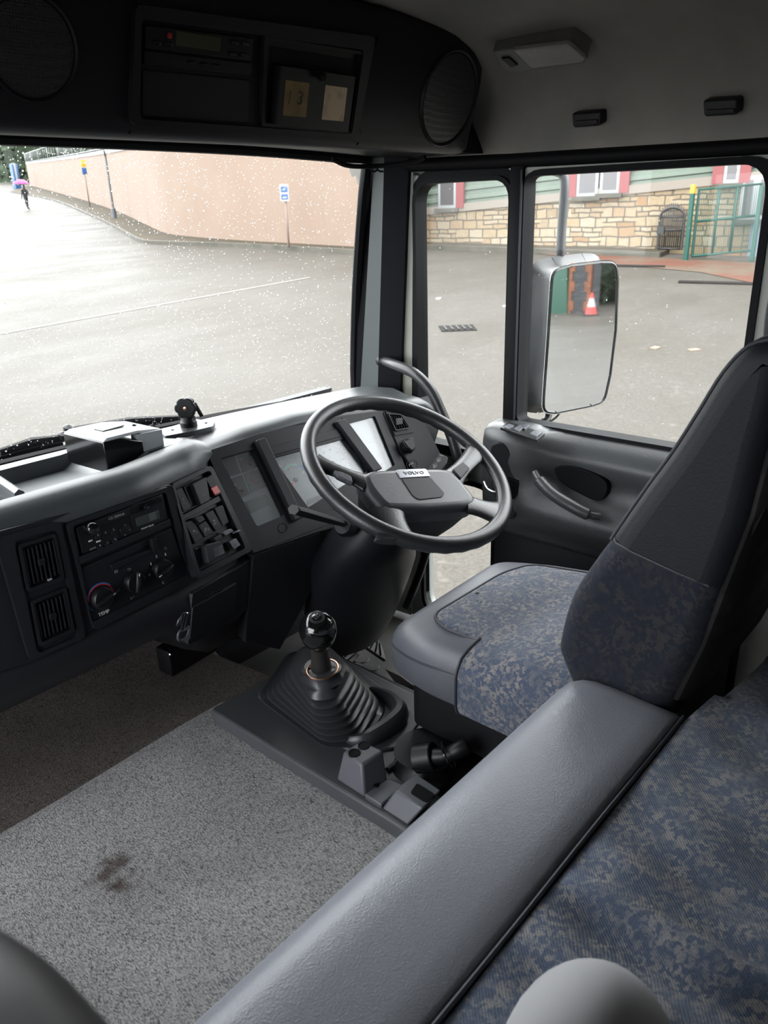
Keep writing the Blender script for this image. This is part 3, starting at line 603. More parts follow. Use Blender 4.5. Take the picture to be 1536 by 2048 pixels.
e3 = q2-q1; e3[2] = 0; ln = np.linalg.norm(e3); e3 /= ln; WP = Pl(V(q1[0], q1[1], min(q1[2], q2[2])-.3), e3, (0, 0, 1)); FW = Matrix(((e3[0], -WP.n[0], 0, WP.o[0]), (e3[1], -WP.n[1], 0, WP.o[1]), (0, 0, 1, WP.o[2]), (0, 0, 0, 1)))
tag(local(MB().prism([(0, 0), (ln, 0), (ln, 1.0), (0, 1.0)], WP, -.4, 0), 'field_wall', M['field_wall'], None, FW), 'low rough stone wall beyond the yard, seen in mirror', 'wall')
hc = q1+(q2-q1)*.5-WP.n*5.0+V(0, 0, 1.9)
leafy('hedge', hc, (9, 3.0, 3.2), 1800, M['leaf_green'], 'dark green hedge behind the low stone wall, seen in mirror', 'hedge', card=.35, seed=40)
# ------------------------------------------------------------------ CAB SHELL
def quadbox(x0, x1, y0, y1, z0, z1, bev=0.0): return MB().box(((x0+x1)/2, (y0+y1)/2, (z0+z1)/2), (x1-x0, y1-y0, z1-z0), bev)
def ringframe(outer, inner, pl, d0, d1):
    a = [[pl.p(*p, d0) for p in outer], [pl.p(*p, d1) for p in outer], [pl.p(*p, d1) for p in inner], [pl.p(*p, d0) for p in inner]]
    return MB().grid(a, cu=True, cv=True)
WR = Pl((1.15, 0, 0), (0, -1, 0), (0, 0, 1))  # right wall plane seen from inside, u = -y, n = -x
assert WR.n[0] < 0
def wrect(y0, y1, z0, z1, r, n=5): return rr(-y1, z0, -y0, z1, r, n)
struct(quadbox(-1.15, 1.16, -.7, 1.78, .02, .08), 'floor', M['rubber'])
struct(quadbox(-1.2, -1.15, -.7, .35, .08, 1.7), 'wall_left', M['headliner'])
struct(quadbox(-1.2, -1.15, 1.45, 1.75, .62, 1.45), 'trim_left_pillar', M['pillar_dark'])
struct(quadbox(-1.2, -1.15, .35, 1.75, 1.45, 1.7), 'wall_left_header', M['headliner'])
struct(quadbox(-1.18, 1.18, -.74, -.7, .08, 1.75), 'wall_back', M['headliner'])
struct(quadbox(-1.15, 1.15, 1.765, 1.80, .08, .81), 'wall_front', M['plastic_dark'])
# right side: pillar, door frame, window openings
vent = wrect(1.093, 1.388, .703, 1.405, .055); mainw = rpoly([(-1.058, .805), (-.502, .805), (-.502, 1.412), (-1.058, 1.412)], [.02, .04, .06, .025], 5); low = wrect(1.125, 1.372, .14, .60, .06)
dr = thing('door_1', 'right hand cab door with dark padded trim, split window and olive painted frame', 'door', (1.15, .9, .08)); dr['kind'] = 'structure'
ringframe(wrect(.43, 1.076, .76, 1.437, .07), mainw, WR, -.02, .02).build('door_frame', M['olive_paint'], dr)
ringframe(wrect(1.066, 1.407, .675, 1.437, .09), vent, WR, -.02, .022).build('quarter_window_seal', M['rubber'], dr)
ringframe(wrect(1.085, 1.396, .695, 1.413, .06), wrect(1.096, 1.385, .706, 1.402, .05), WR, -.021, .028).build('quarter_window_rim', M['rubber'], dr)
ringframe(wrect(.495, 1.065, .797, 1.42, .055), rpoly([(-1.055, .812), (-.510, .812), (-.510, 1.406), (-1.055, 1.406)], [.02, .04, .06, .025], 5), WR, -.021, .026).build('window_seal', M['rubber'], dr)
ringframe(wrect(1.10, 1.43, .05, .675, .03), low, WR, -.02, .018).build('lower_door_frame', mat('frame_greygreen', (.20, .215, .20), .4), dr)
ringframe(wrect(1.113, 1.384, .128, .612, .07), low, WR, .0, .028).build('lower_window_seal', M['rubber'], dr)
MB().prism([(-1.094, .74), (-1.056, .74), (-1.056, 1.44), (-1.094, 1.44)], WR, -.03, .029, .004).build('window_divider', M['rubber'], dr)
MB().prism([(-1.062, .79), (-1.057, .79), (-1.057, 1.42), (-1.062, 1.42)], WR, .029, .032, .001).build('divider_channel', M['piping'], dr)
for k, (yy) in enumerate((1.0, .93, .86, .755, .72, .665, .60, .54)):
    MB().lathe([(0, 0), (.0035, 0), (.0025, .002), (0, .0028)], WR.p(-yy, 1.427, .02), WR.n, 8).build('rivet', M['olive_paint'], dr)
struct(MB().prism([(-.435, .08), (.7, .08), (.7, 1.5), (-.435, 1.5)], WR, -.04, .01), 'wall_right', M['headliner'])
struct(MB().prism([(-.45, .78), (-.40, .78), (-.40, 1.5), (-.45, 1.5)], WR, .01, .03, .008), 'trim_belt_pillar', M['olive_paint'])
MB().prism([(-1.11, .05), (-.43, .05), (-.43, .80), (-1.11, .80)], WR, -.02, .015).build('door_shell', M['door_lower'], dr)
for nm, o_, k_ in (('window_2', mainw, .0), ('window_3', vent, .0), ('window_4', low, 0)):
    MB().prism(inset([V(p[0], p[1]) for p in o_], -.006), WR, -.008, -.003).build(nm, M['glass'], kind='structure')
# dark seal above the door, then headliner
struct(MB().tube([(1.135, -.6, 1.432), (1.135, .6, 1.437), (1.13, 1.1, 1.442), (1.12, 1.40, 1.448), (1.10, 1.50, 1.462)], .017, 10), 'trim_door_seal', M['rubber'])
# A pillar strips: image columns resolved on real vertical layers between the screen and the door
def pil(name, a_top, b_top, a_bot, b_bot, x0, x1, mt, th=.03):
    def ln(t, b, xx, z):
        P, Q = at(t, 400, 'x', xx), at(b, 760, 'x', xx); k = (z-P[2])/(Q[2]-P[2]); return P[1]+(Q[1]-P[1])*k
    rows = []
    for z in (.10, .45, .8, 1.1, 1.3, 1.47):
        ya, yb = ln(a_top, a_bot, x0, z), ln(b_top, b_bot, x1, z); xb = x0+.0; 
        rows.append([V(x0, ya, z), V(x1, yb, z), V(x1+th, yb, z), V(x0+th, ya, z)])
    m = MB().loft(rows); return struct(m, name, mt)
pil('trim_screen_seal', 723, 744, 712, 723, 1.085, 1.09, M['rubber'], .03)
pil('trim_pillar_grey', 743, 768, 722, 757, 1.075, 1.08, M['pillar_grey'], .06)
pil('trim_pillar_dark', 766, 814, 756, 801, 1.07, 1.112, M['pillar_dark'], .06)
pil('trim_door_jamb', 812, 826, 797, 824, 1.120, 1.127, M['olive_paint'], .02)
# windscreen
def ws(u, v):                                 # u -1..1 across, v 0 bottom .. 1 top
    yb, yt = 1.74-.12*u*u, 1.605-.105*u*u; xw = 1.105-.04*v; return V(xw*u, yb+(yt-yb)*v+.012*math.sin(PI*v), .835+v*(1.495-.835)-.02*u*u*(1-v)-.028*abs(u)**3*v)
m = MB(); U_ = np.linspace(-1, 1, 29); V_ = np.linspace(0, 1, 9)
m.grid([[ws(u, v) for u in U_] for v in V_]); q = MB(); 
wsn = V(0, 1, .2)/np.linalg.norm(V(0, 1, .2)); f_ = [[ws(u, v) for u in U_] for v in V_]; bk = [[p+wsn*.006 for p in r] for r in f_]
q.grid(f_); q.grid(bk); q.build('window_1', M['glass'], kind='structure')
bo = [ws(u, 0) for u in U_]+[ws(1, v) for v in V_[1:]]+[ws(u, 1) for u in U_[::-1][1:]]+[ws(-1, v) for v in V_[::-1][1:-1]]
struct(MB().tube(bo, .016, 8, closed=True), 'trim_windscreen_rubber', M['rubber'])
# rain on the outside of the windscreen: uncountable
m = MB(); nd = 0
def drop(P, nrm, r, el, m):
    a = np.cross(nrm, V(0, 0, 1)); a /= np.linalg.norm(a); b = np.cross(a, nrm); n_ = 8; rings = []
    wob = [1+.18*random.uniform(-1, 1) for _ in range(n_)]
    for h, k in ((0, 1), (.34, .88), (.55, .5)):
        rings.append([P+nrm*(h*r)+a*(r*k*wob[j]*math.cos(j*2*PI/n_))+b*(r*k*el*wob[j]*math.sin(j*2*PI/n_)) for j in range(n_)])
    m.loft(rings)
rd = random.Random(11)
for i in range(13500):
    u = rd.uniform(-.45, 1) ; v = rd.uniform(0, 1)
    dens = .42+.58*(v**1.2)*(1-(u+.1)/1.6)
    if u > .55: dens *= .75
    if rd.random() > dens: continue
    r = rd.choice((.0007, .0009, .0011, .0014, .0018))*(1.2 if (v > .6 and u < .1) else (.68 if v > .55 else .85))*rd.uniform(.8, 1.2)
    if .45 < v < .7 and rd.random() < .2: continue
    P = ws(u, v)+wsn*.0064; drop(P, wsn, r, rd.uniform(.7, 1.6), m)
tag(m.build('raindrops', M['rain_water']), 'raindrops covering the outside of the windscreen', 'raindrops', kind='stuff')
m = MB()
for i in range(170):
    y, z = rd.uniform(.52, 1.37), rd.uniform(.84, 1.4)
    if 1.03 < y < 1.11: continue
    drop(V(1.1585, y, z), V(1, 0, 0), rd.choice((.0006, .0009, .0013)), rd.uniform(.8, 2.2), m)
tag(m.build('side_raindrops', M['rain_water']), 'sparse raindrops on the outside of the right side windows', 'raindrops', kind='stuff')
# ceiling
prof = [(1.132, 1.43), (1.115, 1.50), (1.085, 1.57), (1.03, 1.622), (.93, 1.668), (.78, 1.70), (.5, 1.722), (0, 1.735), (-.5, 1.722), (-.93, 1.668), (-1.08, 1.57), (-1.15, 1.45)]
m = MB(); ys_ = [-.72, -.2, .3, .7, 1.0, 1.2, 1.62]; dz_ = [.0, 0, 0, -.006, -.02, -.035, -.06]
P_ = smooth([V(a, 0, b) for a, b in prof], 4)
m.grid([[V(p[0], y, p[2]+(dz if p[2] > 1.55 else dz*(p[2]-1.43)/.12)) for p in P_] for y, dz in zip(ys_, dz_)]); 
m.grid([[V(p[0]*1.02, y, p[2]+.04+dz) for p in P_] for y, dz in zip(ys_, dz_)]); struct(m, 'ceiling', M['headliner'])
struct(quadbox(-1.17, 1.17, -.74, 1.63, 1.79, 1.81), 'trim_roof', M['truck_grey'])
# header between console and windscreen
m = MB(); hp = [(1.17, 1.462), (1.30, 1.474), (1.45, 1.485), (1.56, 1.497), (1.62, 1.50), (1.64, 1.56), (1.2, 1.60)]
m.loft([[V(x, y-.095*(x/1.1)**2*((y-1.17)/.45 if y < 1.62 else 1), z-.028*abs(x/1.1)**3*min(1, (y-1.17)/.4)) for y, z in hp] for x in np.linspace(-1.14, 1.12, 25)]); struct(m, 'trim_header', M['console_dark'])
# cable looping below the header at the pillar
tag(MB().tube(smooth([at(664, 318, 'y', 1.42), at(690, 330, 'y', 1.42), at(722, 333, 'y', 1.42), at(770, 331, 'y', 1.38), at(830, 323, 'y', 1.30), at(850, 314, 'y', 1.27)], 6), .0055, 8).build('cable', M['rubber']), 'black cable sagging below the header at top right of windscreen', 'cable')
for px in (748, 762):
    tag(MB().tube([at(px+7*math.cos(a), 337+6*math.sin(a), 'y', 1.46) for a in np.linspace(0, 2*PI, 14, endpoint=False)], .0022, 6, closed=True).build('cable_clip', M['rubber']), 'small black ring clip hanging on the pillar top, ' + ('nearer the windscreen' if px == 748 else 'nearer the door'), 'clip', 'ring clips at the pillar top')
# ------------------------------------------------------------------ OVERHEAD CONSOLE
PO = panel((.36, 1.115, 1.475), 0, -17)
oc = thing('overhead_console', 'dark moulded overhead console across the top of the windscreen', 'console', (0, 1.15, 1.46))
cp = [(1.46, 1.50), (1.22, 1.468), (1.150, 1.456), (1.128, 1.458), (1.114, 1.468), (1.110, 1.484)]
top = PO.p(0, .198); cp += [(float(top[1]), float(top[2])), (float(top[1])+.01, float(top[2])+.02), (1.3, 1.70), (1.46, 1.66)]
m = MB(); rings = []
for x, k in [(-1.13, 0), (-.2, 0), (.5, 0), (.80, 0), (.93, .003), (.985, .014), (1.02, .035), (1.045, .07), (1.060, .12), (1.068, .19)]:
    rings.append([V(x, min(1.47, y+k), z+(.004*k/.1)) for y, z in cp])
m.loft(rings); m.build('body', M['console_dark'], oc, ang=50)
def seam(q, name='seam', w_=.0016):
    MB().tube([PO.hit(px, py, .001) for px, py in q], w_, 6).build(name, M['rubber'], oc)
seam([(272, 0), (263, 60), (258, 150), (258, 225), (264, 250), (258, 268)]); seam([(757, 72), (738, 120), (722, 200), (717, 250), (722, 275), (714, 290)])
def pprism(pl, q, d0, d1, r=.004, bev=.0015):
    r = max(r, bev*1.8) if not hasattr(r, '__len__') else r
    return MB().prism(rpoly([pl.uv(*p, d1) for p in q], r), pl, d0, d1, bev)
def pring(pl, qo, qi, d0, d1, ro, ri):
    return ringframe(rpoly([pl.uv(*p, d1) for p in qo], ro), rpoly([pl.uv(*p, d1) for p in qi], ri), pl, d0, d1)
pring(PO, [(272, 8), (752, 74), (714, 282), (262, 250)], [(284, 38), (728, 100), (704, 268), (280, 238)], -.002, .012, .012, .008).build('module_frame', M['console_dark'], oc)
pprism(PO, [(284, 38), (728, 100), (704, 268), (280, 238)], -.004, .0008, .006).build('module_recess', M['plastic_black'], oc)
ta = pprism(PO, [(291, 50), (508, 76), (504, 122), (290, 96)], 0, .007, .002).build('tachograph', M['plastic_dark'], oc)
pprism(PO, [(353, 60), (443, 74), (440, 104), (352, 92)], .007, .008, .001).build('lcd_display', M['lcd_amber'], ta)
pprism(PO, [(337, 65), (345, 66), (345, 78), (337, 77)], .007, .010, .001).build('red_button', M['red_button'], ta)
for px, py in ((314, 85), (338, 88), (470, 84), (492, 87), (467, 108), (489, 110)):
    pprism(PO, [(px-8, py-5), (px+8, py-3), (px+8, py+6), (px-8, py+4)], .007, .0095, .002).build('button', M['plastic_gloss'], ta)
pprism(PO, [(288, 100), (505, 126), (503, 151), (288, 128)], 0, .005, .002).build('tray_bar', M['plastic_dark'], oc)
for i in range(3): pprism(PO, [(377+24*i, 121+3*i), (393+24*i, 123+3*i), (392+24*i, 128+3*i), (376+24*i, 126+3*i)], .005, .007, .001).build('tab', M['plastic_dark'], oc)
pprism(PO, [(285, 139), (500, 160), (497, 247), (284, 233)], 0, .004, .003).build('blank_cover', M['console_dark'], oc)
pring(PO, [(529, 72), (730, 104), (706, 270), (524, 252)], [(538, 82), (724, 110), (700, 264), (530, 246)], 0, .010, .004, .003).build('cubby_frame', M['console_dark'], oc)
def speaker(px, py, rx, ry, skew, lab):
    c = PO.uv(px, py); e = PO.uv(px+rx, py+skew*rx); u_ = PO.uv(px, py-ry); ra_, rb_ = math.hypot(e[0]-c[0], e[1]-c[1]), math.hypot(u_[0]-c[0], u_[1]-c[1]); rm = (ra_+rb_)/2
    o = MB().lathe([(rm, -.01), (rm, .002), (rm*.97, .006), (rm*.93, .004), (rm*.92, -.002), (0, -.004)], PO.p(*c), PO.n, 40).build('speaker_rim', M['console_dark'], oc)
    MB().lathe([(rm*.93, -.003), (rm*.90, .003), (rm*.5, .0045), (0, .005)], PO.p(*c), PO.n, 40).build('speaker_grille', M['grille'], o)
m_, nt, b, co = nodemat('grille'); vo = N(nt, 'ShaderNodeTexVoronoi'); vo.inputs['Scale'].default_value = 260; vo.inputs['Randomness'].default_value = 0; nt.links.new(co, vo.inputs['Vector'])
nt.links.new(mixc(nt, rng_(nt, vo.outputs[0], .30, .42), (.001, .001, .001), (.022, .021, .026)), b.inputs['Base Color']); b.inputs['Roughness'].default_value = .4; bumpn(nt, b, rng_(nt, vo.outputs[0], .3, .45), .7, .001)
speaker(897, 198, 58, 82, .2, 'r'); speaker(62, 95, 92, 116, .1, 'l')
# number holder hanging in the cubby
nh = thing('number_holder', 'black number holder with two yellowed cards, one reading 13, in the overhead console', 'number holder', PO.hit(630, 260))
PN = Pl(PO.hit(630, 200, .006), PO.ex, PO.ey)
pprism(PN, [(562, 130), (712, 152), (697, 264), (552, 250)], -.004, .016, .003).build('case', M['plastic_black'], nh)
c1 = pprism(PN, [(572, 160), (619, 166), (612, 235), (566, 231)], .016, .0168, .001, .0002).build('number_card', M['card_amber'], nh)
text('3', .030, PN, *PN.uv(601, 198, .017), .0172, 'digit', M['card_ink'], c1, rot=-3, sx=.9); text('1', .030, PN, *PN.uv(579, 196, .017), .0172, 'digit', mat('card_ink_faint', (.10, .07, .035), .6), c1, rot=-3, sx=.6)
pprism(PN, [(652, 170), (695, 176), (687, 243), (644, 239)], .016, .0168, .001, .0002).build('blank_card', M['card_pale'], nh)
kn = MB().lathe([(0, 0), (.004, 0), (.004, .006), (.0075, .007), (.0075, .013), (0, .014)], PN.hit(636, 153, .016), PN.n+PN.ey*.2, 10).build('fixing_screw', M['plastic_gloss'], nh)
# interior lamp and coat hooks
LP = Pl((.988, .95, 1.598), (0, -1, 0), (-.62, 0, .30)); 
if LP.n@(CAM-LP.o) < 0: LP = Pl(LP.o, (0, 1, 0), (-.62, 0, .30))
il = thing('interior_lamp', 'pale rectangular interior lamp set into the dark headliner', 'lamp', LP.hit(1080, 115))
pprism(LP, [(984, 104), (1020, 98), (1140, 86), (1176, 118), (1168, 128), (1022, 146), (1005, 138)], -.03, .006, .006, .003).build('lamp_base', mat('lamp_body', (.17, .17, .17), .5), il)
pprism(LP, [(1024, 101), (1136, 88), (1170, 118), (1165, 126), (1062, 139)], .006, .014, .006, .004).build('lens', M['lamp_lens'], il)
pprism(LP, [(1001, 118), (1018, 116), (1036, 132), (1022, 136)], .006, .010, .003, .002).build('switch', M['plastic_black'], il)
for (a, b_) in (((1143, 222), (1202, 256)), ((1405, 196), (1476, 234))):
    P_h = Pl((1.090, .8, 1.51), (0, -1, 0), (-.25, 0, 1)); t0 = thing('coat_hook', 'black rectangular coat hook cover on the headliner, ' + ('nearer the windscreen' if a[0] < 1300 else 'further from the windscreen'), 'hook', P_h.hit((a[0]+b_[0])/2, (a[1]+b_[1])/2), group='coat hook covers above the door')
    pprism(P_h, [(a[0], a[1]+4), (b_[0], a[1]), (b_[0]-2, b_[1]-4), (a[0]+2, b_[1])], -.02, .012, .006, .004).build('cover', M['plastic_black'], t0)
    pprism(P_h, [(a[0]+6, b_[1]-14), (b_[0]-8, b_[1]-17), (b_[0]-8, b_[1]-9), (a[0]+6, b_[1]-6)], .012, .016, .003, .001).build('hook', M['plastic_dark'], t0)
# ------------------------------------------------------------------ DOOR TRIM
sec0 = [(1.135, .795), (1.125, .803), (1.10, .79), (1.075, .765), (1.068, .745), (1.085, .715), (1.090, .68), (1.075, .655), (1.040, .62), (1.035, .60), (1.045, .575), (1.08, .54), (1.105, .505), (1.112, .49), (1.135, .485)]
secF = [(1.135, .80), (1.125, .815), (1.07, .812), (1.045, .80), (1.038, .775), (1.036, .72), (1.037, .68), (1.038, .655), (1.040, .62), (1.042, .60), (1.05, .575), (1.08, .54), (1.105, .505), (1.112, .49), (1.135, .485)]
m = MB(); rings = []
for y, k in [(.44, 0), (.60, 0), (.75, 0), (.86, .0), (.91, .12), (.95, .45), (.99, .85), (1.03, 1), (1.085, 1)]:
    rings.append([V(a[0]*(1-k)+b[0]*k, y, a[1]*(1-k)+b[1]*k) for a, b in zip(sec0, secF)])
MB().box((1.125, .775, .30), (.022, .665, .40), .008).build('lower_panel', M['door_lower'], dr)
rings.append([V(1.135-(1.135-b[0])*.9, 1.108, b[1]*.995+(0 if b[1] > .5 else .002)) for b in secF])
m.loft(rings).build('trim_panel', M['door_trim'], dr, ang=60)
DP = Pl((1.062, .85, .70), (0, -1, 0), (-.0, 0, 1))
rp_ = [DP.uv(*p) for p in [(1108, 936), (1150, 935), (1205, 960), (1212, 985), (1195, 1003), (1160, 990), (1120, 965)]]
MB().prism([tuple(p) for p in smooth([V(*p) for p in rp_], 5, True)], DP, -.03, -.004, .002).build('pull_recess_shade', M['rubber'], dr)  # proud black oval stands in for the shade inside the pull pocket
hp_ = [at(1070, 945, 'x', 1.04), at(1080, 962, 'x', 1.025), at(1105, 988, 'x', 1.012), at(1140, 1010, 'x', 1.01), at(1175, 1028, 'x', 1.02), at(1200, 1033, 'x', 1.035)]
MB().tube(smooth(hp_, 6), [.009]*6+[.0155]*19+[.010]*6, 12).build('pull_handle', M['door_trim'], dr)
# inner release: black bezel, chrome lever, latch block
EP = Pl((1.032, 1.06, .70), (.25, -1, 0), (0, 0, 1))
MB().prism([tuple(p) for p in smooth([V(*EP.uv(*p)) for p in [(984, 892), (1005, 886), (1022, 905), (1033, 940), (1036, 990), (1030, 1034), (1008, 1030), (990, 990), (980, 940)]], 5, True)], EP, -.03, .004, .003).build('release_bezel', M['plastic_black'], dr)
MB().tube(smooth([EP.hit(968, 962, .012), EP.hit(974, 975, .014), EP.hit(985, 982, .016), EP.hit(1000, 984, .014)], 5), .0035, 8).build('release_lever', M['chrome'], dr)
pprism(EP, [(1013, 955), (1036, 962), (1034, 990), (1026, 1000), (1012, 985)], .004, .012, .003, .002).build('latch', M['plastic_gloss'], dr)
SPn = Pl((1.08, 1.03, .814), (0, -1, 0), (1, 0, .02))
if SPn.n[2] < 0: SPn = Pl(SPn.o, (0, 1, 0), (1, 0, .02))
sw = pprism(SPn, [(1000, 854), (1018, 843), (1090, 866), (1074, 879)], -.002, .005, .003, .001).build('switch_plate', M['plastic_black'], dr)
for q in ([(1028, 856), (1040, 849), (1050, 853), (1038, 861)], [(1041, 853), (1052, 846), (1060, 849), (1050, 857)], [(1060, 866), (1070, 859), (1084, 864), (1073, 872)], [(1008, 853), (1018, 847), (1028, 850), (1018, 857)]): pprism(SPn, q, .005, .010, .002, .001).build('window_switch', M['plastic_grey'], sw)
# ------------------------------------------------------------------ GRAB HANDLE, MIRROR
gh = thing('grab_handle', 'thick dark grab handle on the pillar beside the quarter window', 'handle', at(775, 722, 'x', 1.06))
gp = [at(768, 722, 'x', 1.09), at(790, 730, 'x', 1.045), at(830, 748, 'x', 1.035), at(862, 782, 'x', 1.035), at(885, 830, 'x', 1.035), at(905, 880, 'x', 1.035), at(918, 925, 'x', 1.04), at(925, 945, 'x', 1.085)]
MB().tube(smooth(gp, 8), .0145, 12).build('bar', M['rim_leather'], gh)
for p, q in ((gp[0], gp[1]), (gp[-1], gp[-2])): MB().lathe([(0, -.02), (.021, -.02), (.021, 0), (.016, .012), (0, .014)], p, q-p, 14).build('end_cap', M['plastic_black'], gh)
mr = thing('side_mirror', 'tall black door mirror on a bent arm outside the side window', 'mirror', MC)
ex_m = np.cross(V(0, 0, 1), MN); MP = Pl(MC, ex_m if ex_m@cR > 0 else -ex_m, (0, 0, 1))
if MP.n@MN < 0: print('mirror normal', MP.n)
mo = [V(*MP.uv(*p)) for p in [(1106, 545), (1140, 535), (1200, 528), (1228, 528), (1231, 560), (1228, 660), (1217, 750), (1206, 800), (1180, 808), (1110, 822), (1088, 820), (1089, 790), (1097, 680)]]
mo = rpoly(mo, [.02, 0, 0, .02, 0, 0, 0, .02, 0, 0, .02, 0, 0], 4)
bk_ = MB(); n_m = MP.n; rings = [[MP.p(*p, .004) for p in inset(mo, .008)], [MP.p(*p, .008) for p in inset(mo, .003)], [MP.p(*p, .0) for p in mo], [MP.p(*p, -.06) for p in inset(mo, .002)], [MP.p(*p, -.085) for p in inset(mo, .025)]]
bk_.grid(rings, cu=True); e_ = [MP.p(*p, -.085) for p in inset(mo, .025)]; bk_.add(e_, [tuple(range(len(e_)))]); bk_.add([MP.p(*p, .0015) for p in inset(mo, .008)], [tuple(range(len(mo)))]); bk_.build('housing', M['mirror_case'], mr, ang=50)
MB().prism(inset(mo, .010), MP, .0016, .003).build('glass', M['mirror_glass'], mr)
ar = [at(1085, 343, 'x', 1.40), at(1112, 343, 'x', 1.44), at(1127, 352, 'x', 1.46), at(1129, 380, 'x', 1.46), at(1124, 450, 'x', 1.46), at(1119, 540, 'x', 1.46), at(1110, 680, 'x', 1.50), at(1098, 820, 'x', 1.44), at(1080, 850, 'x', 1.36), at(1055, 870, 'x', 1.25)]
ar[0] = at(1080, 335, 'x', 1.20); MB().tube(smooth(ar, 6), .0125, 12).build('arm', mat('arm_grey', (.022, .023, .026), .4), mr)
MB().tube(smooth([at(1122, 822, 'x', 1.42), at(1112, 835, 'x', 1.38), at(1095, 846, 'x', 1.33), at(1080, 852, 'x', 1.28)], 5), .003, 6).build('cable', M['rubber'], mr)
# wipers outside the screen
for k, (a, b_, lab) in enumerate((((0, 905), (128, 876), 'wet wiper blade lying along the lower left windscreen edge'), ((138, 862), (372, 836), 'wet black wiper arm behind the card reader'))):
    wt = thing('wiper', lab, 'wiper', at(*a, 'y', 1.80)); P, Q = at(*a, 'y', 1.80), at(*b_, 'y', 1.77)
    MB().tube([P, P*.5+Q*.5+V(0, 0, .006), Q], [.006, .008, .006], 8, flat=1.6).build('arm', M['plastic_black'], wt); MB().tube([P+V(0, .012, -.014), Q+V(0, .012, -.012)], .004, 6, flat=2.5).build('blade', M['rubber'], wt)
    MB().lathe([(0, 0), (.013, 0), (.013, .012), (0, .018)], Q if k == 0 else P, (0, -.3, 1), 12).build('pivot', M['plastic_black'], wt)
# front of the truck below the screen, outside
struct(quadbox(-1.15, 1.15, 1.80, 1.90, -.4, .74, .02), 'trim_front_panel', M['plastic_black'])
# ------------------------------------------------------------------ DASHBOARD
da = thing('dashboard', 'long dark moulded dashboard with centre panel and driver instrument binnacle', 'dashboard', (.2, 1.4, .5))
PC = panel((0.0, 1.235, .76), 2.5, 4.0)
PA = panel(at(440, 893, 'y', 1.355), -5, 29)
PS = panel(PC.hit(349, 1040), 9, 17)
pA0, pA1 = PA.hit(505, 1107), PA.hit(640, 1060)
PK = Pl(pA0, pA1-pA0, V(0, -.14, 1))           # knee panel below the binnacle
PR = panel(PA.hit(765, 835), -14, 30)
# upper pad with recessed tray
m = MB(); rows = []
def padsec(x, yf=1.240, zf=.868, tr=1.0):
    c = -.10*(x/1.1)**2; k = 1 if tr == 1 else 0; zr = .872 if tr == 1 else .878
    return [(1.745+c*1.2, .832), (1.66+c, .862), (1.60+c, .872), (1.592+c, zr), (1.590+c, .838 if k else .880), (1.345, .862 if k else zf+.040), (yf+.086, .892 if k else zf+.040), (yf+.070, zf+.038), (yf+.050, zf+.044), (yf+.026, zf+.037), (yf+.008, zf+.020), (yf, zf), (yf+.004, zf-.07)]
for x in (-1.14, -.8, -.5, -.3, -.15, 0, .1): rows.append([V(x, y, z) for y, z in padsec(x)])
P = PC.hit(300, 976); rows.append([V(P[0], y, z) for y, z in padsec(P[0], P[1]-.004, P[2])])
for q in ((345, 955), (380, 940), (408, 926)):
    P = PS.hit(*q); rows.append([V(P[0], y, z) for y, z in padsec(P[0], P[1]-.002, P[2], 0)])
def hood(x, yf, zf):
    c = -.10*(x/1.1)**2; yb = 1.745+c*1.2
    return [(yb, .832), (yb-.06, .850), (yb-.10, .862), (yb-.12, .866), (yb-.14, .870), (yf+.12 if yf+.12 < yb-.15 else yb-.16, .876), (yf+.075, zf+.018), (yf+.05, zf+.018), (yf+.03, zf+.016), (yf+.015, zf+.010), (yf+.004, zf+.002), (yf, zf-.006), (yf+.02, zf-.03)]
for q in ((425, 900), (500, 872), (600, 842), (700, 826), (770, 822)):
    P = PA.hit(*q); rows.append([V(P[0], y, z) for y, z in hood(P[0], P[1], P[2]-.002)])
P = PR.hit(800, 812); rows.append([V(P[0], y, z) for y, z in hood(P[0], P[1], P[2])]); P = V(1.03, P[1]-.01, P[2]-.015); rows.append([V(P[0], y, z) for y, z in hood(P[0], P[1], P[2])]); rows.append([V(1.075, y+.01, z-.02) for y, z in hood(P[0], P[1], P[2])])
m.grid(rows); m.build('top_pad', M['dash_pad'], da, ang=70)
MB().tube([V(-.15, 1.592, .858), V(-.075, 1.33, .884)], .012, 8, flat=2).build('tray_divider', M['dash_pad'], da) if False else None
td = MB(); a, b_ = at(-12, 962, 'z', .872), at(42, 1000, 'z', .89); td.tube([a, b_], .011, 8, flat=1.8).build('tray_divider', M['dash_pad'], da)
# lower body behind the panels
m = MB(); rows = []
def low(x, pts): rows.append([V(x, y, z) for y, z in pts])
for x in (-1.14, -.6, -.25, 0, .12): low(x, [(1.265, .87), (1.26, .80), (1.245, .655), (1.225, .645), (1.222, .61), (1.24, .565), (1.29, .535), (1.45, .53), (1.75, .53)])
G0 = PC.hit(330, 1190); G1 = PC.hit(385, 1165)
low(.18, [(1.27, .87), (1.262, .80), (1.247, .655), (1.23, .64), (1.222, .60), (1.225, .55), (1.27, .49), (1.45, .46), (1.75, .46)])
low(.24, [(1.30, .87), (1.275, .80), (1.25, .655), (1.235, .64), (1.228, .60), (1.235, .52), (1.28, .45), (1.45, .43), (1.75, .43)])
P = PS.hit(500, 1100); low(.34, [(1.36, .86), (1.315, .78), (1.27, .68), (1.262, .64), (1.265, .60), (1.275, .50), (1.32, .42), (1.5, .40), (1.75, .40)])
low(.40, [(1.40, .85), (1.355, .78), (1.31, .68), (1.30, .63), (1.30, .58), (1.31, .48), (1.36, .38), (1.5, .36), (1.75, .36)])
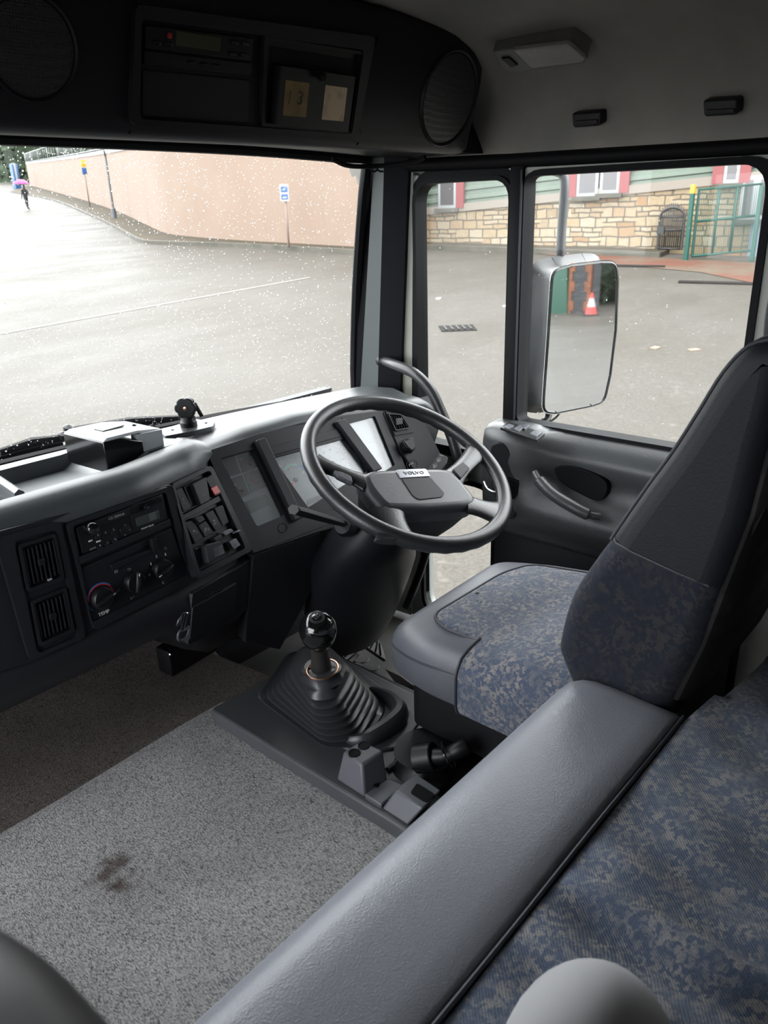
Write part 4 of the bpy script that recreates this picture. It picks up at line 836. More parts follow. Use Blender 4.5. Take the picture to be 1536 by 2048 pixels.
for x in (.6, .85, 1.0, 1.10): low(x, [(1.40-.1*(x-.4), .85), (1.355-.1*(x-.4), .78), (1.33, .66), (1.33, .62), (1.34, .56), (1.36, .48), (1.42, .40), (1.5, .38), (1.75, .38)])
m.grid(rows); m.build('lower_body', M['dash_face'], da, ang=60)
def pq(pl, name, q, d0, d1, mt, parent=None, r=.003, bev=.001, **k): return pprism(pl, q, d0, d1, r, bev).build(name, M[mt], parent or da, **k)
# centre panel face with openings
pq(PC, 'centre_face', [(-60, 1082), (0, 1062), (120, 1030), (345, 968), (398, 1150), (345, 1180), (182, 1262), (75, 1320), (-30, 1352)], -.02, 0, 'dash_face', r=.01)
pring(PC, [(-10, 1078), (122, 1042), (172, 1276), (60, 1322)], [(28, 1083), (112, 1058), (157, 1273), (75, 1308)], 0, .006, .012, .01).build('vent_surround', M['dash_face'], da)
def vent(pl, q, n, name='air_vent', par=None):
    o = pring(pl, q, [tuple(np.array(p)*.86+np.array(q).mean(0)*.14) for p in q], 0, .009, .006, .004).build(name, M['plastic_dark'], par or da)
    pprism(pl, q, -.001, .0015, .004).build('cavity', M['rubber'], o)
    Q = [V(*p) for p in q]
    for i in range(n):
        t = (i+.9)/(n+.8); a = Q[0]*(1-t)+Q[1]*t; b = Q[3]*(1-t)+Q[2]*t; a, b = a*.87+b*.13, b*.87+a*.13; w_ = (Q[1]-Q[0])/n*.16
        pprism(pl, [tuple(a-w_), tuple(a+w_), tuple(b+w_), tuple(b-w_)], .001, .008, .0005).build('slat', M['plastic_dark'], o)
    c = sum(Q)/4; pprism(pl, [tuple(c+V(-7, -6)), tuple(c+V(7, -8)), tuple(c+V(8, 5)), tuple(c+V(-6, 8))], .008, .0115, .001).build('tab', M['plastic_black'], o)
    return o
v1 = vent(PC, [(38, 1090), (112, 1066), (130, 1158), (56, 1186)], 8); v2 = vent(PC, [(63, 1203), (133, 1174), (150, 1262), (80, 1294)], 8)
pq(PC, 'highlight_tab', [(95, 1160), (104, 1156), (106, 1159), (97, 1163)], .009, .0115, 'silver_plastic', v1, r=.0005)
# radio and climate bay
pring(PC, [(134, 1048), (340, 972), (394, 1160), (190, 1262)], [(146, 1052), (332, 984), (378, 1148), (184, 1245)], 0, .010, .010, .006).build('bay_surround', M['dash_face'], da)
pprism(PC, [(146, 1052), (332, 984), (378, 1148), (184, 1245)], -.001, .001, .004).build('bay_recess', M['plastic_black'], da)
pq(PC, 'bay_divider', [(154, 1116), (340, 1038), (344, 1050), (158, 1130)], .0, .010, 'dash_face', r=.002)
ra_ = pq(PC, 'radio', [(153, 1056), (325, 988), (336, 1038), (166, 1108)], 0, .010, 'plastic_black', r=.003)
pprism(PC, [(166, 1052), (322, 989), (326, 1004), (172, 1068)], .010, .0115, .001).build('upper_fascia', M['plastic_dark'], ra_)
pprism(PC, [(258, 1020), (268, 1008), (326, 992), (332, 1030), (268, 1056)], .010, .0115, .001).build('display_bezel', M['plastic_dark'], ra_)
pprism(PC, [(270, 1036), (318, 1020), (322, 1038), (274, 1054)], .0115, .0122, .001).build('lcd_display', M['lcd_dark'], ra_)
pprism(PC, [(297, 1028), (312, 1022), (315, 1038), (300, 1043)], .0122, .0124, .0005).build('lcd_digits', M['lcd'], ra_)
for (a, b_) in (((176, 1058), .011), ((180, 1056), .0065)):
    pass
MB().lathe([(0, 0), (.0125, 0), (.012, .012), (.010, .015), (0, .016)], PC.hit(180, 1056, .010), PC.n, 20).build('volume_knob', M['plastic_gloss'], ra_)
pprism(PC, [(262, 1016), (276, 1011), (279, 1024), (265, 1029)], .0115, .0125, .001).build('cassette_slot', M['rubber'], ra_)
MB().lathe([(0, 0), (.006, 0), (.006, .005), (0, .006)], PC.hit(290, 1012, .0115), PC.n, 14).build('knob', M['plastic_gloss'], ra_)
ang_r = 17
def ctext(s, px, py, size, par, mt='grey_print', pl=PC, d=.0118, rot=0, sx=1.0): text(s, size, pl, *pl.uv(px, py, d), d, 'lettering', M[mt], par, rot=rot, sx=sx)
ctext('CD 50Wx4', 233, 1033, .0068, ra_); ctext('VOLVO CR-60', 295, 1054, .0045, ra_, 'white_print'); ctext('AUTO', 186, 1097, .0045, ra_)
for i, (px, py, s) in enumerate(((196, 1071, '1'), (211, 1066, '2'), (227, 1060, '3'), (200, 1092, '4'), (215, 1086, '5'), (230, 1079, '6'))):
    pprism(PC, [(px-6, py-1+3), (px+5, py-5+3), (px+7, py+1+3), (px-4, py+5+3)], .010, .012, .0006).build('preset_button', M['plastic_dark'], ra_); ctext(s, px, py-1, .005, ra_, 'grey_print', d=.0124)
for px, py, w_ in ((182, 1082, 8), (198, 1083, 9)): pprism(PC, [(px-w_/2, py), (px+w_/2, py-3), (px+w_/2, py), (px-w_/2, py+3)], .010, .012, .0003).build('legend_bar', M['white_print'], ra_)
MB().lathe([(0, 0), (.011, 0), (.011, .002), (0, .003)], PC.hit(250, 1060, .010), PC.n, 20).build('rocker_ring', M['plastic_dark'], ra_)
for a in range(4): ctext('^', 250+9*math.cos(a*PI/2), 1060+9*math.sin(a*PI/2), .005, ra_, rot=[-90, 180, 90, 0][a], d=.0135)
cl = pq(PC, 'climate_panel', [(163, 1136), (343, 1056), (376, 1148), (184, 1243)], 0, .006, 'plastic_dark', r=.004)
pprism(PC, [(221, 1124), (300, 1088), (308, 1103), (224, 1140)], .006, .0066, .002).build('slot', M['rubber'], cl)
pprism(PC, [(222, 1130), (306, 1096), (308, 1104), (226, 1141)], .0066, .012, .002).build('slot_lip', M['plastic_dark'], cl)
pprism(PC, [(303, 1078), (314, 1074), (318, 1100), (308, 1105)], .0066, .016, .002).build('slider', M['plastic_black'], cl)
def knob(px, py, r, ptr, lab):
    c = PC.hit(px, py, .006); o = MB().lathe([(0, 0), (r, 0), (r*.96, .010), (r*.86, .013), (0, .013)], c, PC.n, 28).build(lab, M['plastic_black'], cl)
    a = R(ptr); dx = PC.ex*math.cos(a)+PC.ey*math.sin(a); MB().tube([c+PC.n*.015-dx*r*.85, c+PC.n*.019, c+PC.n*.016+dx*r*.9], [.003, .0055, .0035], 8).build('grip', M['plastic_black'], o)
    MB().tube([c+PC.n*.0205+dx*r*.35, c+PC.n*.0195+dx*r*.92], .0010, 6).build('pointer', M['white_print'], o); return c
kc = knob(202, 1195, .0215, 15, 'temperature_knob'); knob(266, 1163, .0205, 75, 'air_direction_knob'); knob(322, 1138, .0215, -165, 'fan_knob')
def arc(c, r, a0, a1, wd, mt, par, d=.0064, nm='temperature_arc'):
    c = c + PC.n*0; A_ = [R(x) for x in np.linspace(a0, a1, 24)]; m = MB(); P = lambda rr_, t, dd: kc+PC.ex*rr_*math.cos(t)+PC.ey*rr_*math.sin(t)+PC.n*dd
    m.grid([[P(r, t, .0004), P(r, t, .0012), P(r+wd, t, .0012), P(r+wd, t, .0004)] for t in A_]); m.build(nm, M[mt], par)
arc(kc, .0262, 35, 218, .0022, 'blue_print', cl); arc(kc, .0240, -25, 175, .0024, 'red_print', cl)
ctext('TEMP', 208, 1226, .0095, cl, 'white_print', d=.0064, rot=-1); ctext('0', 299, 1150, .0075, cl, 'white_print', d=.0064); ctext('1', 302, 1128, .0075, cl, 'white_print', d=.0064); ctext('2', 313, 1113, .0075, cl, 'white_print', d=.0064); ctext('3', 331, 1109, .0075, cl, 'white_print', d=.0064)
for (px, py, sk) in ((238, 1181, SEAT_), (266, 1195, SEAT_), (233, 1143, SQ_), (258, 1140, SCR_), (288, 1155, CIR_), (326, 1165, FAN_), (331, 1097, CIR_)): sym(PC, px, py, [[(a*.8, b*.8) for a, b in st] for st in sk], 'symbol', M['grey_print'], cl, .0066)
# rocker switch field
pring(PS, [(343, 968), (424, 930), (506, 1100), (396, 1158)], [(350, 974), (420, 940), (492, 1096), (400, 1144)], -.012, .008, .010, .008).build('switch_surround', M['dash_face'], da)
pprism(PS, [(345, 972), (424, 934), (500, 1098), (398, 1150)], -.02, -.006, .004).build('switch_recess', M['plastic_black'], da)
pq(PS, 'switch_rail', [(362, 1032), (440, 990), (446, 1000), (366, 1042)], -.01, .004, 'dash_face', r=.001)
def sym_(b, sy, o, lift): sym(PS, b[0], b[1], sy, 'symbol', M['grey_print'], o, lift+.0003)
def rocker(q, lift, mt='plastic_dark', sy=None, led=None, nm='rocker_switch'):
    o = pprism(PS, q, -.012, lift, .0015, .0012).build(nm, M[mt], da); Q = [V(*p) for p in q]; c = sum(Q)/4
    if sy:
        b = (Q[2]+Q[3])/2*.62+(Q[0]+Q[1])/2*.38; sym_(b, sy, o, lift)
    if led: b = c; pprism(PS, [(b[0]-2.2, b[1]-1.6), (b[0]+2.2, b[1]-2.6), (b[0]+2.4, b[1]+.6), (b[0]-2, b[1]+1.6)], lift, lift+.0006, .0003).build('indicator', M['grey_print'], o)
    return o
rocker([(351, 980), (364, 975), (384, 1015), (367, 1024)], .006, sy=SQ_, led=1)
rocker([(367, 974), (383, 967), (399, 1004), (382, 1013)], .005)
t_ = rocker([(385, 968), (413, 954), (421, 1000), (402, 1010)], .016, 'plastic_black', sy=LMP_)
r_ = rocker([(411, 957), (424, 948), (444, 986), (431, 993)], .008); pprism(PS, [(421, 976), (434, 970), (442, 984), (430, 991)], .008, .0105, .001).build('red_cap', M['red_button'], r_)
rocker([(369, 1045), (386, 1040), (407, 1075), (391, 1088)], .006, sy=SCR_, led=1)
rocker([(389, 1036), (405, 1031), (411, 1040), (399, 1047)], .012); rocker([(397, 1050), (412, 1042), (427, 1064), (411, 1075)], .008, sy=AX_, led=1)
rocker([(410, 1028), (426, 1020), (446, 1054), (432, 1063)], .006, sy=SQ_, led=1); rocker([(429, 1016), (446, 1010), (458, 1044), (446, 1053)], .006)
rocker([(428, 1076), (442, 1068), (446, 1076), (432, 1084)], .012); rocker([(446, 1064), (462, 1057), (468, 1062), (452, 1072)], .012, 'plastic_grey'); MB().tube([PS.hit(466, 1066, .012), PS.hit(480, 1061, .014)], .0022, 6).build('lever_tip', M['plastic_grey'], da)
b_ = rocker([(411, 1090), (440, 1082), (453, 1108), (418, 1126)], .020, nm='large_rocker')
for i in range(7): MB().tube([PS.hit(427+i*.4, 1098+i*2.6, .0203), PS.hit(445+i*.6, 1090+i*2.6, .0203)], .0007, 5).build('grip_rib', M['plastic_grey'], b_)
rocker([(388, 1098), (402, 1092), (412, 1128), (398, 1138)], .004); rocker([(458, 1084), (472, 1076), (482, 1090), (469, 1099)], .008, 'plastic_grey', sy=CIR_)
# glovebox door, hook, lower box
PG = Pl(V(.30, 1.245, .60), V(.97, .16, 0), V(0, -.12, 1))
pprism(PG, [(385, 1188), (482, 1132), (502, 1116), (498, 1215), (474, 1240), (376, 1292)], -.02, .002, .006).build('fuse_panel', M['dash_face'], da)
lb = pprism(PG, [(386, 1216), (474, 1166), (470, 1222), (380, 1280)], .002, .007, .002).build('storage_lid', M['dash_face'], da)
pprism(PG, [(410, 1196), (445, 1176), (450, 1180), (414, 1202)], .002, .0035, .001).build('lid_recess', M['rubber'], lb)
cb_ = thing('carabiner', 'metal carabiner clip with grey ring hanging at the storage lid edge', 'carabiner', PG.hit(366, 1230, .01))
MB().tube([PG.hit(*p, .012) for p in ((378, 1226), (366, 1226), (356, 1242), (354, 1252))], .0018, 6).build('clip', M['chrome'], cb_)
MB().tube(smooth([PG.hit(*p, .012) for p in ((364, 1262), (372, 1258), (378, 1254), (375, 1270), (366, 1280), (357, 1280), (356, 1270), (360, 1262))], 4, True), .0026, 8, closed=True).build('ring', M['post_grey'], cb_)
for a, b2 in (((376, 1228), (368, 1258)), ((370, 1228), (362, 1258)), ((364, 1232), (360, 1250))): MB().tube([PG.hit(*a, .014), PG.hit(*b2, .014)], .0012, 5).build('strap', M['piping'], cb_)
bx = thing('black_box', 'small black electronics box under the dashboard on the carpet', 'box', at(400, 1340, 'z', .27))
bq = Pl(at(345, 1355, 'z', .262), at(437, 1300, 'z', .262)-at(345, 1355, 'z', .262), (0, 0, 1)); W_ = float(np.linalg.norm(at(437, 1300, 'z', .262)-at(345, 1355, 'z', .262)))
MB().prism(rr(0, 0, W_, .072, .004), bq, -.05, 0, .003).build('case', M['plastic_black'], bx)
for u in (.004, W_-.004): MB().lathe([(0, 0), (.004, 0), (.003, .003), (0, .004)], bq.p(u, .066, 0), bq.n, 8).build('screw', M['chrome'], bx)
# instrument binnacle
pA = [(413, 903), (530, 864), (640, 838), (770, 822), (800, 880), (868, 965), (640, 1062), (505, 1108)]
m = MB()
Wa, Wb, Wc = [(440, 917), (508, 898), (569, 1030), (514, 1053)], [(546, 915), (696, 875), (745, 935), (650, 1003), (617, 1016)], [(697, 846), (750, 832), (790, 930), (745, 960)]
pprism(PA, pA, -.05, -.022, .01).build('binnacle_floor', M['plastic_black'], da)
pring(PA, [(413, 903), (525, 866), (585, 1040), (508, 1107)], Wa, -.03, .0, .004, .006).build('bezel', M['bezel'], da)
pring(PA, [(525, 866), (680, 832), (772, 990), (585, 1040)], Wb[:3]+[(617, 1016)], -.03, .0, .003, .004).build('bezel', M['bezel'], da)
pring(PA, [(680, 832), (770, 820), (820, 960), (772, 990)], Wc, -.03, .0, .003, .004).build('bezel', M['bezel'], da)
pq(PA, 'bezel_lower', [(508, 1107), (585, 1038), (775, 985), (870, 965), (860, 1010), (640, 1063)], -.03, -.0005, 'bezel', r=.003)
pprism(PA, [(535, 895), (680, 855), (692, 870), (545, 912)], -.001, .0015, .006).build('hood_blank', M['bezel'], da)
MB().tube(smooth([PA.hit(565+9*math.cos(a), 1056+9*math.sin(a), .0004) for a in np.linspace(0, 2*PI, 14, endpoint=False)], 2, True), .0006, 5, closed=True).build('blank_plug', M['rubber'], da)
for a, b_ in (((512, 880), (590, 1042)), ((672, 842), (748, 945))): # raised pillars between the windows
    pprism(PA, [a, (a[0]+20, a[1]-6), (b_[0]+18, b_[1]-8), b_], 0, .012, .003, .003).build('bezel_pillar', M['bezel'], da)
D = -.018; DL = PA.sh(D)
def dp(name, q, mt, par, d0=0, d1=.001, r=.0005): return pprism(DL, q, d0, d1, r, 0).build(name, M[mt], par)
gA = pprism(DL, [(436, 912), (512, 892), (576, 1034), (512, 1062)], -.004, 0, .001).build('gauge_cluster', M['dial_face_glare'], da)
dp('gauge', [(441, 915), (468, 908), (482, 946), (460, 953)], 'dial_dark', gA); dp('gauge', [(472, 907), (506, 898), (522, 932), (486, 945)], 'dial_dark', gA); dp('gauge', [(462, 957), (484, 950), (500, 988), (478, 998)], 'dial_dark', gA); dp('gauge', [(488, 948), (524, 936), (538, 972), (503, 986)], 'dial_dark', gA)
dp('lcd_display', [(492, 1003), (532, 988), (540, 1010), (502, 1027)], 'lcd', gA, 0, .002, .001)
def ndl(a, b_, r=.0011, par=gA): MB().tube([DL.hit(*a, .003), DL.hit(*b_, .003)], [r*.7, r], 6).build('needle', M['needle'], par)
ndl((486, 921), (499, 927)); ndl((471, 973), (482, 980)); ndl((500, 959), (516, 965))
def hubd(px, py, par, r=.004): MB().lathe([(0, 0), (r, 0), (r*.8, .004), (0, .005)], DL.hit(px, py, .001), DL.n, 14).build('needle_hub', M['post_grey'], par)
hubd(502, 928, gA); hubd(485, 980, gA); hubd(518, 966, gA)
for q in (((479, 918), (485, 920)), ((496, 905), (498, 911)), ((468, 968), (472, 972)), ((475, 958), (478, 964)), ((494, 956), (499, 959))): MB().tube([DL.hit(*q[0], .0015), DL.hit(*q[1], .0015)], .0007, 5).build('tick', M['white_print'], gA)
def dial(cx, cy, r, par, a0, a1, n, band=None):
    c = DL.hit(cx, cy, .0012); 
    MB().lathe([(0, 0), (r*1.12, 0), (r*1.12, .001), (0, .001)], c-DL.n*.0012, DL.n, 40).build('dial', M['dial_face_glare'], par)
    m = MB(); P = lambda rr_, t: c+DL.ex*rr_*math.cos(t)+DL.ey*rr_*math.sin(t)
    for i in range(n+1):
        t = R(a0+(a1-a0)*i/n); k = .82 if i % 2 == 0 else .9; m.tube([P(r*k, t), P(r, t)], .0009 if i % 2 == 0 else .0005, 4)
    m.build('scale', M['white_print'], par)
    if band:
        b0, b1, mt = band; m = MB(); m.grid([[P(r*.62, t), P(r*.70, t)] for t in [R(x) for x in np.linspace(b0, b1, 16)]]); m.build('band', M[mt], par)
    return P
gB = pprism(DL, [(540, 912), (700, 870), (752, 940), (650, 1008), (612, 1020)], -.004, 0, .001).build('dial_cluster', M['dial_face_glare'], da)
r1 = np.linalg.norm(DL.hit(590, 955)-DL.hit(590, 915))*1.05
P = dial(592, 957, r1, gB, 225, -20, 30, (130, 60, 'dial_green')); m = MB(); m.grid([[P(r1*.62, t), P(r1*.70, t)] for t in [R(x) for x in np.linspace(58, -5, 14)]]); m.build('band', M['blue_print'], gB)
ndl((574, 985), (590, 962), .0014, gB); hubd(591, 960, gB, .006)
P = dial(665, 925, r1*.95, gB, 215, -30, 24); hubd(667, 926, gB, .006)
for i, s in enumerate(('20', '40', '60', '80', '100', '120')): t = R(190-i*38); q = P(r1*.62, t)-DL.o; text(s, .007, DL, float(q@DL.ex), float(q@DL.ey), .0014, 'numeral', M['white_print'], gB)
for i, s in enumerate(('5', '10', '15', '20', '25')): t = R(200-i*45); c = DL.hit(592, 957, .0012)+DL.ex*r1*.5*math.cos(t)+DL.ey*r1*.5*math.sin(t)-DL.o; text(s, .006, DL, float(c@DL.ex), float(c@DL.ey), .0014, 'numeral', M['white_print'], gB)
dp('telltale_strip', [(612, 1000), (700, 968), (706, 974), (616, 1010)], 'dial_dark', gB)
gC = pprism(DL, [(692, 842), (754, 828), (796, 930), (742, 962)], -.004, 0, .001).build('right_cluster', M['dial_face_glare'], da)
for q in (((717, 892), (757, 880)), ((728, 916), (775, 902))): MB().tube([DL.hit(*q[0], .001), DL.hit(*q[1], .001)], .0006, 4).build('divider_line', M['grey_print'], gC)
ndl((741, 942), (739, 928), .0013, gC); ndl((766, 940), (764, 926), .0009, gC)
for q in (((735, 924), (737, 927)), ((760, 918), (763, 921)), ((756, 929), (758, 932)), ((725, 888), (728, 892)), ((722, 880), (726, 884))): MB().tube([DL.hit(*q[0], .0015), DL.hit(*q[1], .0015)], .0010, 5).build('tick', M['dial_green' if q[0][0] == 735 else 'white_print'], gC)
for q in ([(437, 914), (510, 895), (573, 1032), (513, 1058)], [(542, 914), (698, 873), (750, 938), (650, 1006), (614, 1019)], [(694, 845), (752, 830), (793, 930), (743, 961)]):
    pprism(PA, q, -.008, -.006, .001, 0).build('cover_glass', M['cover_glass'], da)
# right end of the dash: vent, headlight knob
pprism(PR, [(765, 824), (800, 812), (845, 835), (880, 905), (905, 985), (870, 1000), (800, 900)], -.035, .001, .006).build('end_panel', M['bezel'], da)
vent(PR, [(776, 826), (803, 828), (822, 856), (792, 862)], 5); pring(PR, [(770, 818), (806, 824), (830, 864), (790, 871)], [(776, 826), (803, 828), (822, 856), (792, 862)], 0, .004, .005, .004).build('vent_frame', M['bezel'], da)
lk = MB().lathe([(0, 0), (.019, 0), (.018, .012), (.014, .018), (0, .018)], PR.hit(814, 893, .001), PR.n, 24).build('light_knob', M['plastic_black'], da)
MB().tube([PR.hit(806, 882, .018), PR.hit(823, 905, .018)], .0055, 8).build('grip', M['plastic_black'], lk)
MB().tube([PR.hit(824+11*math.cos(a), 930+10*math.sin(a), .0015) for a in np.linspace(0, 2*PI, 20, endpoint=False)], .0007, 5, closed=True).build('socket_cover', M['piping'], da)
for (px, py, sk) in ((803, 878, [[(0, -2), (0, 2)]]), (822, 880, SCR_), (822, 928, AX_)): sym(PR, px, py, sk, 'symbol', M['white_print'], da, .0013)
# knee panel under the binnacle
pq(PK, 'knee_panel', [(507, 1110), (642, 1063), (640, 1110), (625, 1180), (560, 1300), (490, 1285), (492, 1250)], -.03, 0, 'dash_face', r=.006, bev=.003)
# ---- things on top of the dashboard
cr = thing('card_reader', 'silver and black tachograph style reader box lying on the dashboard', 'reader', at(217, 947, 'z', .885))
a0, a1, a2, a3 = at(217, 947, 'z', .885), at(137, 925, 'z', .885), at(330, 903, 'z', .893), at(262, 915, 'z', .888)
ex = a1-a0; wdt = np.linalg.norm(ex); ex /= wdt; n0 = np.cross(ex, V(0, 0, 1)); 
if n0@(a2-a0) < 0: n0 = -n0
hL = (at(135, 868, 'x', a1[0])-a1)[2]; hR = (at(217, 888, 'x', a0[0])-a0)[2]; hL = hR = min(.062, max(hR, .045)); ln = max(.12, float((a2-a0)@n0))
def cb(u, v, z): return a0+ex*u+n0*v+V(0, 0, z)
m = MB(); m.loft([[cb(0, 0, 0), cb(wdt, 0, 0), cb(wdt, 0, hR), cb(0, 0, hR)], [cb(0, ln*.30, 0), cb(wdt, ln*.30, 0), cb(wdt, ln*.30, hR*.97), cb(0, ln*.30, hR*.97)], [cb(-.004, ln*.62, .010), cb(wdt*.95, ln*.62, .010), cb(wdt*.95, ln*.62, hR*.72), cb(-.004, ln*.62, hR*.72)]]); m.build('case', M['plastic_gloss'], cr, rnd=.002)
m = MB(); m.loft([[cb(.0, .0, hR), cb(wdt, .0, hR), cb(wdt*.97, .012, hR+.006), cb(.004, .012, hR+.006)], [cb(0, ln*.6, hR*.98), cb(wdt*.97, ln*.6, hR*.98), cb(wdt*.95, ln*.6, hR+.004), cb(.004, ln*.6, hR+.004)], [cb(.004, ln, hR*.55), cb(wdt*.9, ln, hR*.55), cb(wdt*.9, ln, hR*.92), cb(.004, ln, hR*.92)]]); m.build('silver_top', M['silver_plastic'], cr, rnd=.002)
MB().loft([[cb(-.001, ln*.55, hR*.3), cb(.02, ln*.55, hR*.3), cb(.02, ln*.55, hR*.96), cb(-.001, ln*.55, hR*.96)], [cb(-.001, ln, hR*.3), cb(.02, ln, hR*.3), cb(.02, ln, hR*.9), cb(-.001, ln, hR*.9)]]).build('silver_end', M['silver_plastic'], cr, rnd=.0015)
MB().box(cb(wdt*.5, ln*.45, hR+.006), (.03, .05, .003), .001, rot=np.array([ex, n0, V(0, 0, 1)]).T).build('keypad', M['lcd'], cr)
tag(MB().tube(smooth([cb(wdt*.4, ln*.8, hR), at(292, 856, 'y', 1.47), at(305, 852, 'y', 1.49), at(318, 862, 'y', 1.51), at(322, 870, 'y', 1.52)], 5), .0035, 8).build('reader_cable', M['rubber']), 'short black cable arching behind the reader on the dashboard', 'cable')
mt_ = thing('phone_mount', 'black phone mount base with star knob on a metal plate', 'mount', at(378, 855, 'z', .905))
pz = .90; mp = [(322, 866), (345, 852), (392, 838), (430, 842), (426, 852), (385, 862), (330, 872)]
mq = [at(px, py, 'z', pz) for px, py in mp]; HP = Pl(mq[0], (1, 0, 0), (0, 1, 0)); MB().prism(rpoly([((q-HP.o)[0], (q-HP.o)[1]) for q in mq], .006), HP, -.012, 0, .001).build('plate', mat('plate_grey', (.10, .105, .11), .3, metal=.6), mt_)
for px, py in ((345, 860), (362, 849), (412, 846), (375, 859)): q = at(px, py, 'z', pz); MB().lathe([(0, 0), (.004, 0), (.003, .001), (0, .0015)], q, (0, 0, 1), 8).build('screw', M['rubber'], mt_)
cb0 = at(378, 852, 'z', pz); MB().lathe([(0, 0), (.019, 0), (.019, .010), (.017, .012), (.016, .024), (0, .024)], cb0, (0, 0, 1), 20).build('base', M['plastic_black'], mt_)
kc2 = cb0+V(0, 0, .044)-V(cF[0], cF[1], 0)*.012; kp = Pl(kc2, V(_r), (0, 0, 1)); st = [((.0225+.0032*abs(math.cos(3*a))**.6-.001)*math.cos(a), (.0225+.0032*abs(math.cos(3*a))**.6-.001)*math.sin(a)) for a in np.linspace(0, 2*PI, 48, endpoint=False)]
MB().prism(st, kp, -.012, .004, .003).build('star_knob', M['plastic_black'], mt_); MB().lathe([(0, 0), (.0045, 0), (.0045, .002), (0, .003)], kp.p(0, 0, .004), kp.n, 12).build('bolt', M['copper_ring'], mt_)
MB().lathe([(0, 0), (.011, 0), (.011, .03), (0, .03)], cb0+V(0, 0, .02), (0, 0, 1), 12).build('stem', M['plastic_black'], mt_); MB().tube([kc2+V(.018, -.01, .01), kc2+V(.028, -.018, -.022)], .0045, 8).build('lever', M['plastic_black'], mt_)
# ------------------------------------------------------------------ SEATS, BUNK, CARPET
def softbody(outline, zb, zt, r, dome=0.0, steps=5, nin=4, under=.02):
    """closed cushion: outline (x, y) list, zb number, zt(x, y) top height"""
    O = [V(*p) for p in outline]; c = sum(O)/len(O); rings = []
    q = inset(O, under); rings.append([V(p[0], p[1], zb) for p in q]); rings.append([V(p[0], p[1], zb+under) for p in O])
    for k in range(steps+1):
        t = k/steps*PI/2; q = inset(O, r*(1-math.cos(t))); rings.append([V(p[0], p[1], zt(p[0], p[1])-r+r*math.sin(t)) for p in q])
    base = inset(O, r)
    for k in range(1, nin+1):
        s_ = 1-k/nin; rings.append([V(c[0]+(p[0]-c[0])*s_, c[1]+(p[1]-c[1])*s_, zt(c[0]+(p[0]-c[0])*s_, c[1]+(p[1]-c[1])*s_)+dome*(1-s_*s_)) for p in base])
    m = MB(); m.loft(rings); return m
def patch(poly, zt, up, n=10, bx=.006):
    """inlay following a cushion top"""
    O = [V(*p) for p in poly]; c = sum(O)/len(O); rings = [[V(p[0], p[1], zt(p[0], p[1])-.006) for p in O]]
    for k in range(n+1):
        s_ = 1-k/n; e = up*min(1, k/1.0) if k else 0.0
        rings.append([V(c[0]+(p[0]-c[0])*s_, c[1]+(p[1]-c[1])*s_, zt(c[0]+(p[0]-c[0])*s_, c[1]+(p[1]-c[1])*s_)+e) for p in O])
    m = MB(); m.loft(rings); return m
# driver seat
ds = thing('driver_seat', 'driver seat with dark vinyl surround and blue grey patterned fabric', 'seat', (.6, .6, .1))
zt = lambda x, y: .588+.125*(.88-y)-.012*abs((x-.6)/.23)**3 + .006*math.sin((y-.45)*22+(x-.6)*5)*min(1, max(0, (.80-y)/.12))
so = rpoly([(.372, .44), (.83, .44), (.835, .80), (.80, .902), (.40, .895), (.366, .80)], [.03, .03, .05, .06, .06, .05], 5)
softbody(so, .478, zt, .032, nin=16).build('cushion', M['seat_vinyl'], ds, ang=60)
ins = [at(*p, 'z', .60)[:2] for p in ((865, 1221), (935, 1180), (1005, 1147), (1060, 1148), (1152, 1160), (1235, 1175))]
ins = rpoly([tuple(at(864, 1222, 'z', .603)[:2]), tuple(at(1005, 1146, 'z', .595)[:2]), (.79, .80), (.79, .46), (.43, .46), (.432, .715), tuple(at(885, 1250, 'z', .605)[:2])], [.03, .03, .03, .01, .01, .03, .03], 5)
patch(ins, zt, .0055, n=16).build('fabric_panel', M['seat_fabric'], ds, ang=60)
MB().tube([V(p[0], p[1], zt(p[0], p[1])+.002) for p in ins], .0028, 6, closed=True).build('piping', M['piping'], ds)
# fabric flank of the cushion behind the front corner, with its seam
fl = []
for y in np.linspace(.455, .695, 9):
    fl.append([V(.366, y, .484), V(.3600, y, .50), V(.360, y, .56+.1*(.7-y)), V(.3645, y, zt(.372, y)-.018), V(.376, y, zt(.38, y)-.003), V(.40, y, zt(.40, y)+.0035), V(.436, y, zt(.436, y)+.0058), V(.48, y, zt(.48, y)+.0072), V(.52, y, zt(.52, y)+.0072), V(.56, y, zt(.56, y)+.0045)])
MB().grid(fl).build('fabric_flank', M['seat_fabric'], ds, ang=70)
MB().tube([p+V(-.001, 0, .001) for p in fl[-1][:7]], .0028, 6).build('seam', M['piping'], ds)
fsm = [p for p in so if p[1] > .70 and (p[1] > .79 or p[0] < .5)]; fsm = sorted(fsm, key=lambda p: math.atan2(p[1]-.7, p[0]-.6), reverse=True)
fsm = [V(.370, .70), V(.3675, .76)]+fsm
MB().tube([V(.6, .6, 0)+V(p[0]-.6, p[1]-.6, 0)*1.003+V(0, 0, zt(p[0], p[1])-.032) for p in fsm], .0022, 6).build('front_seam', M['piping'], ds)
for (px, py) in ((955, 1187), (955, 1206), (962, 1208)):
    q = at(px, py, 'z', .602); MB().lathe([(0, -.001), (.005 if py < 1190 else .002, -.001), (.004 if py < 1190 else .0015, .001), (0, .0012)], V(q[0], q[1], zt(q[0], q[1])+.005), (0, 0, 1), 7).build('burn_hole', M['rubber'], ds)
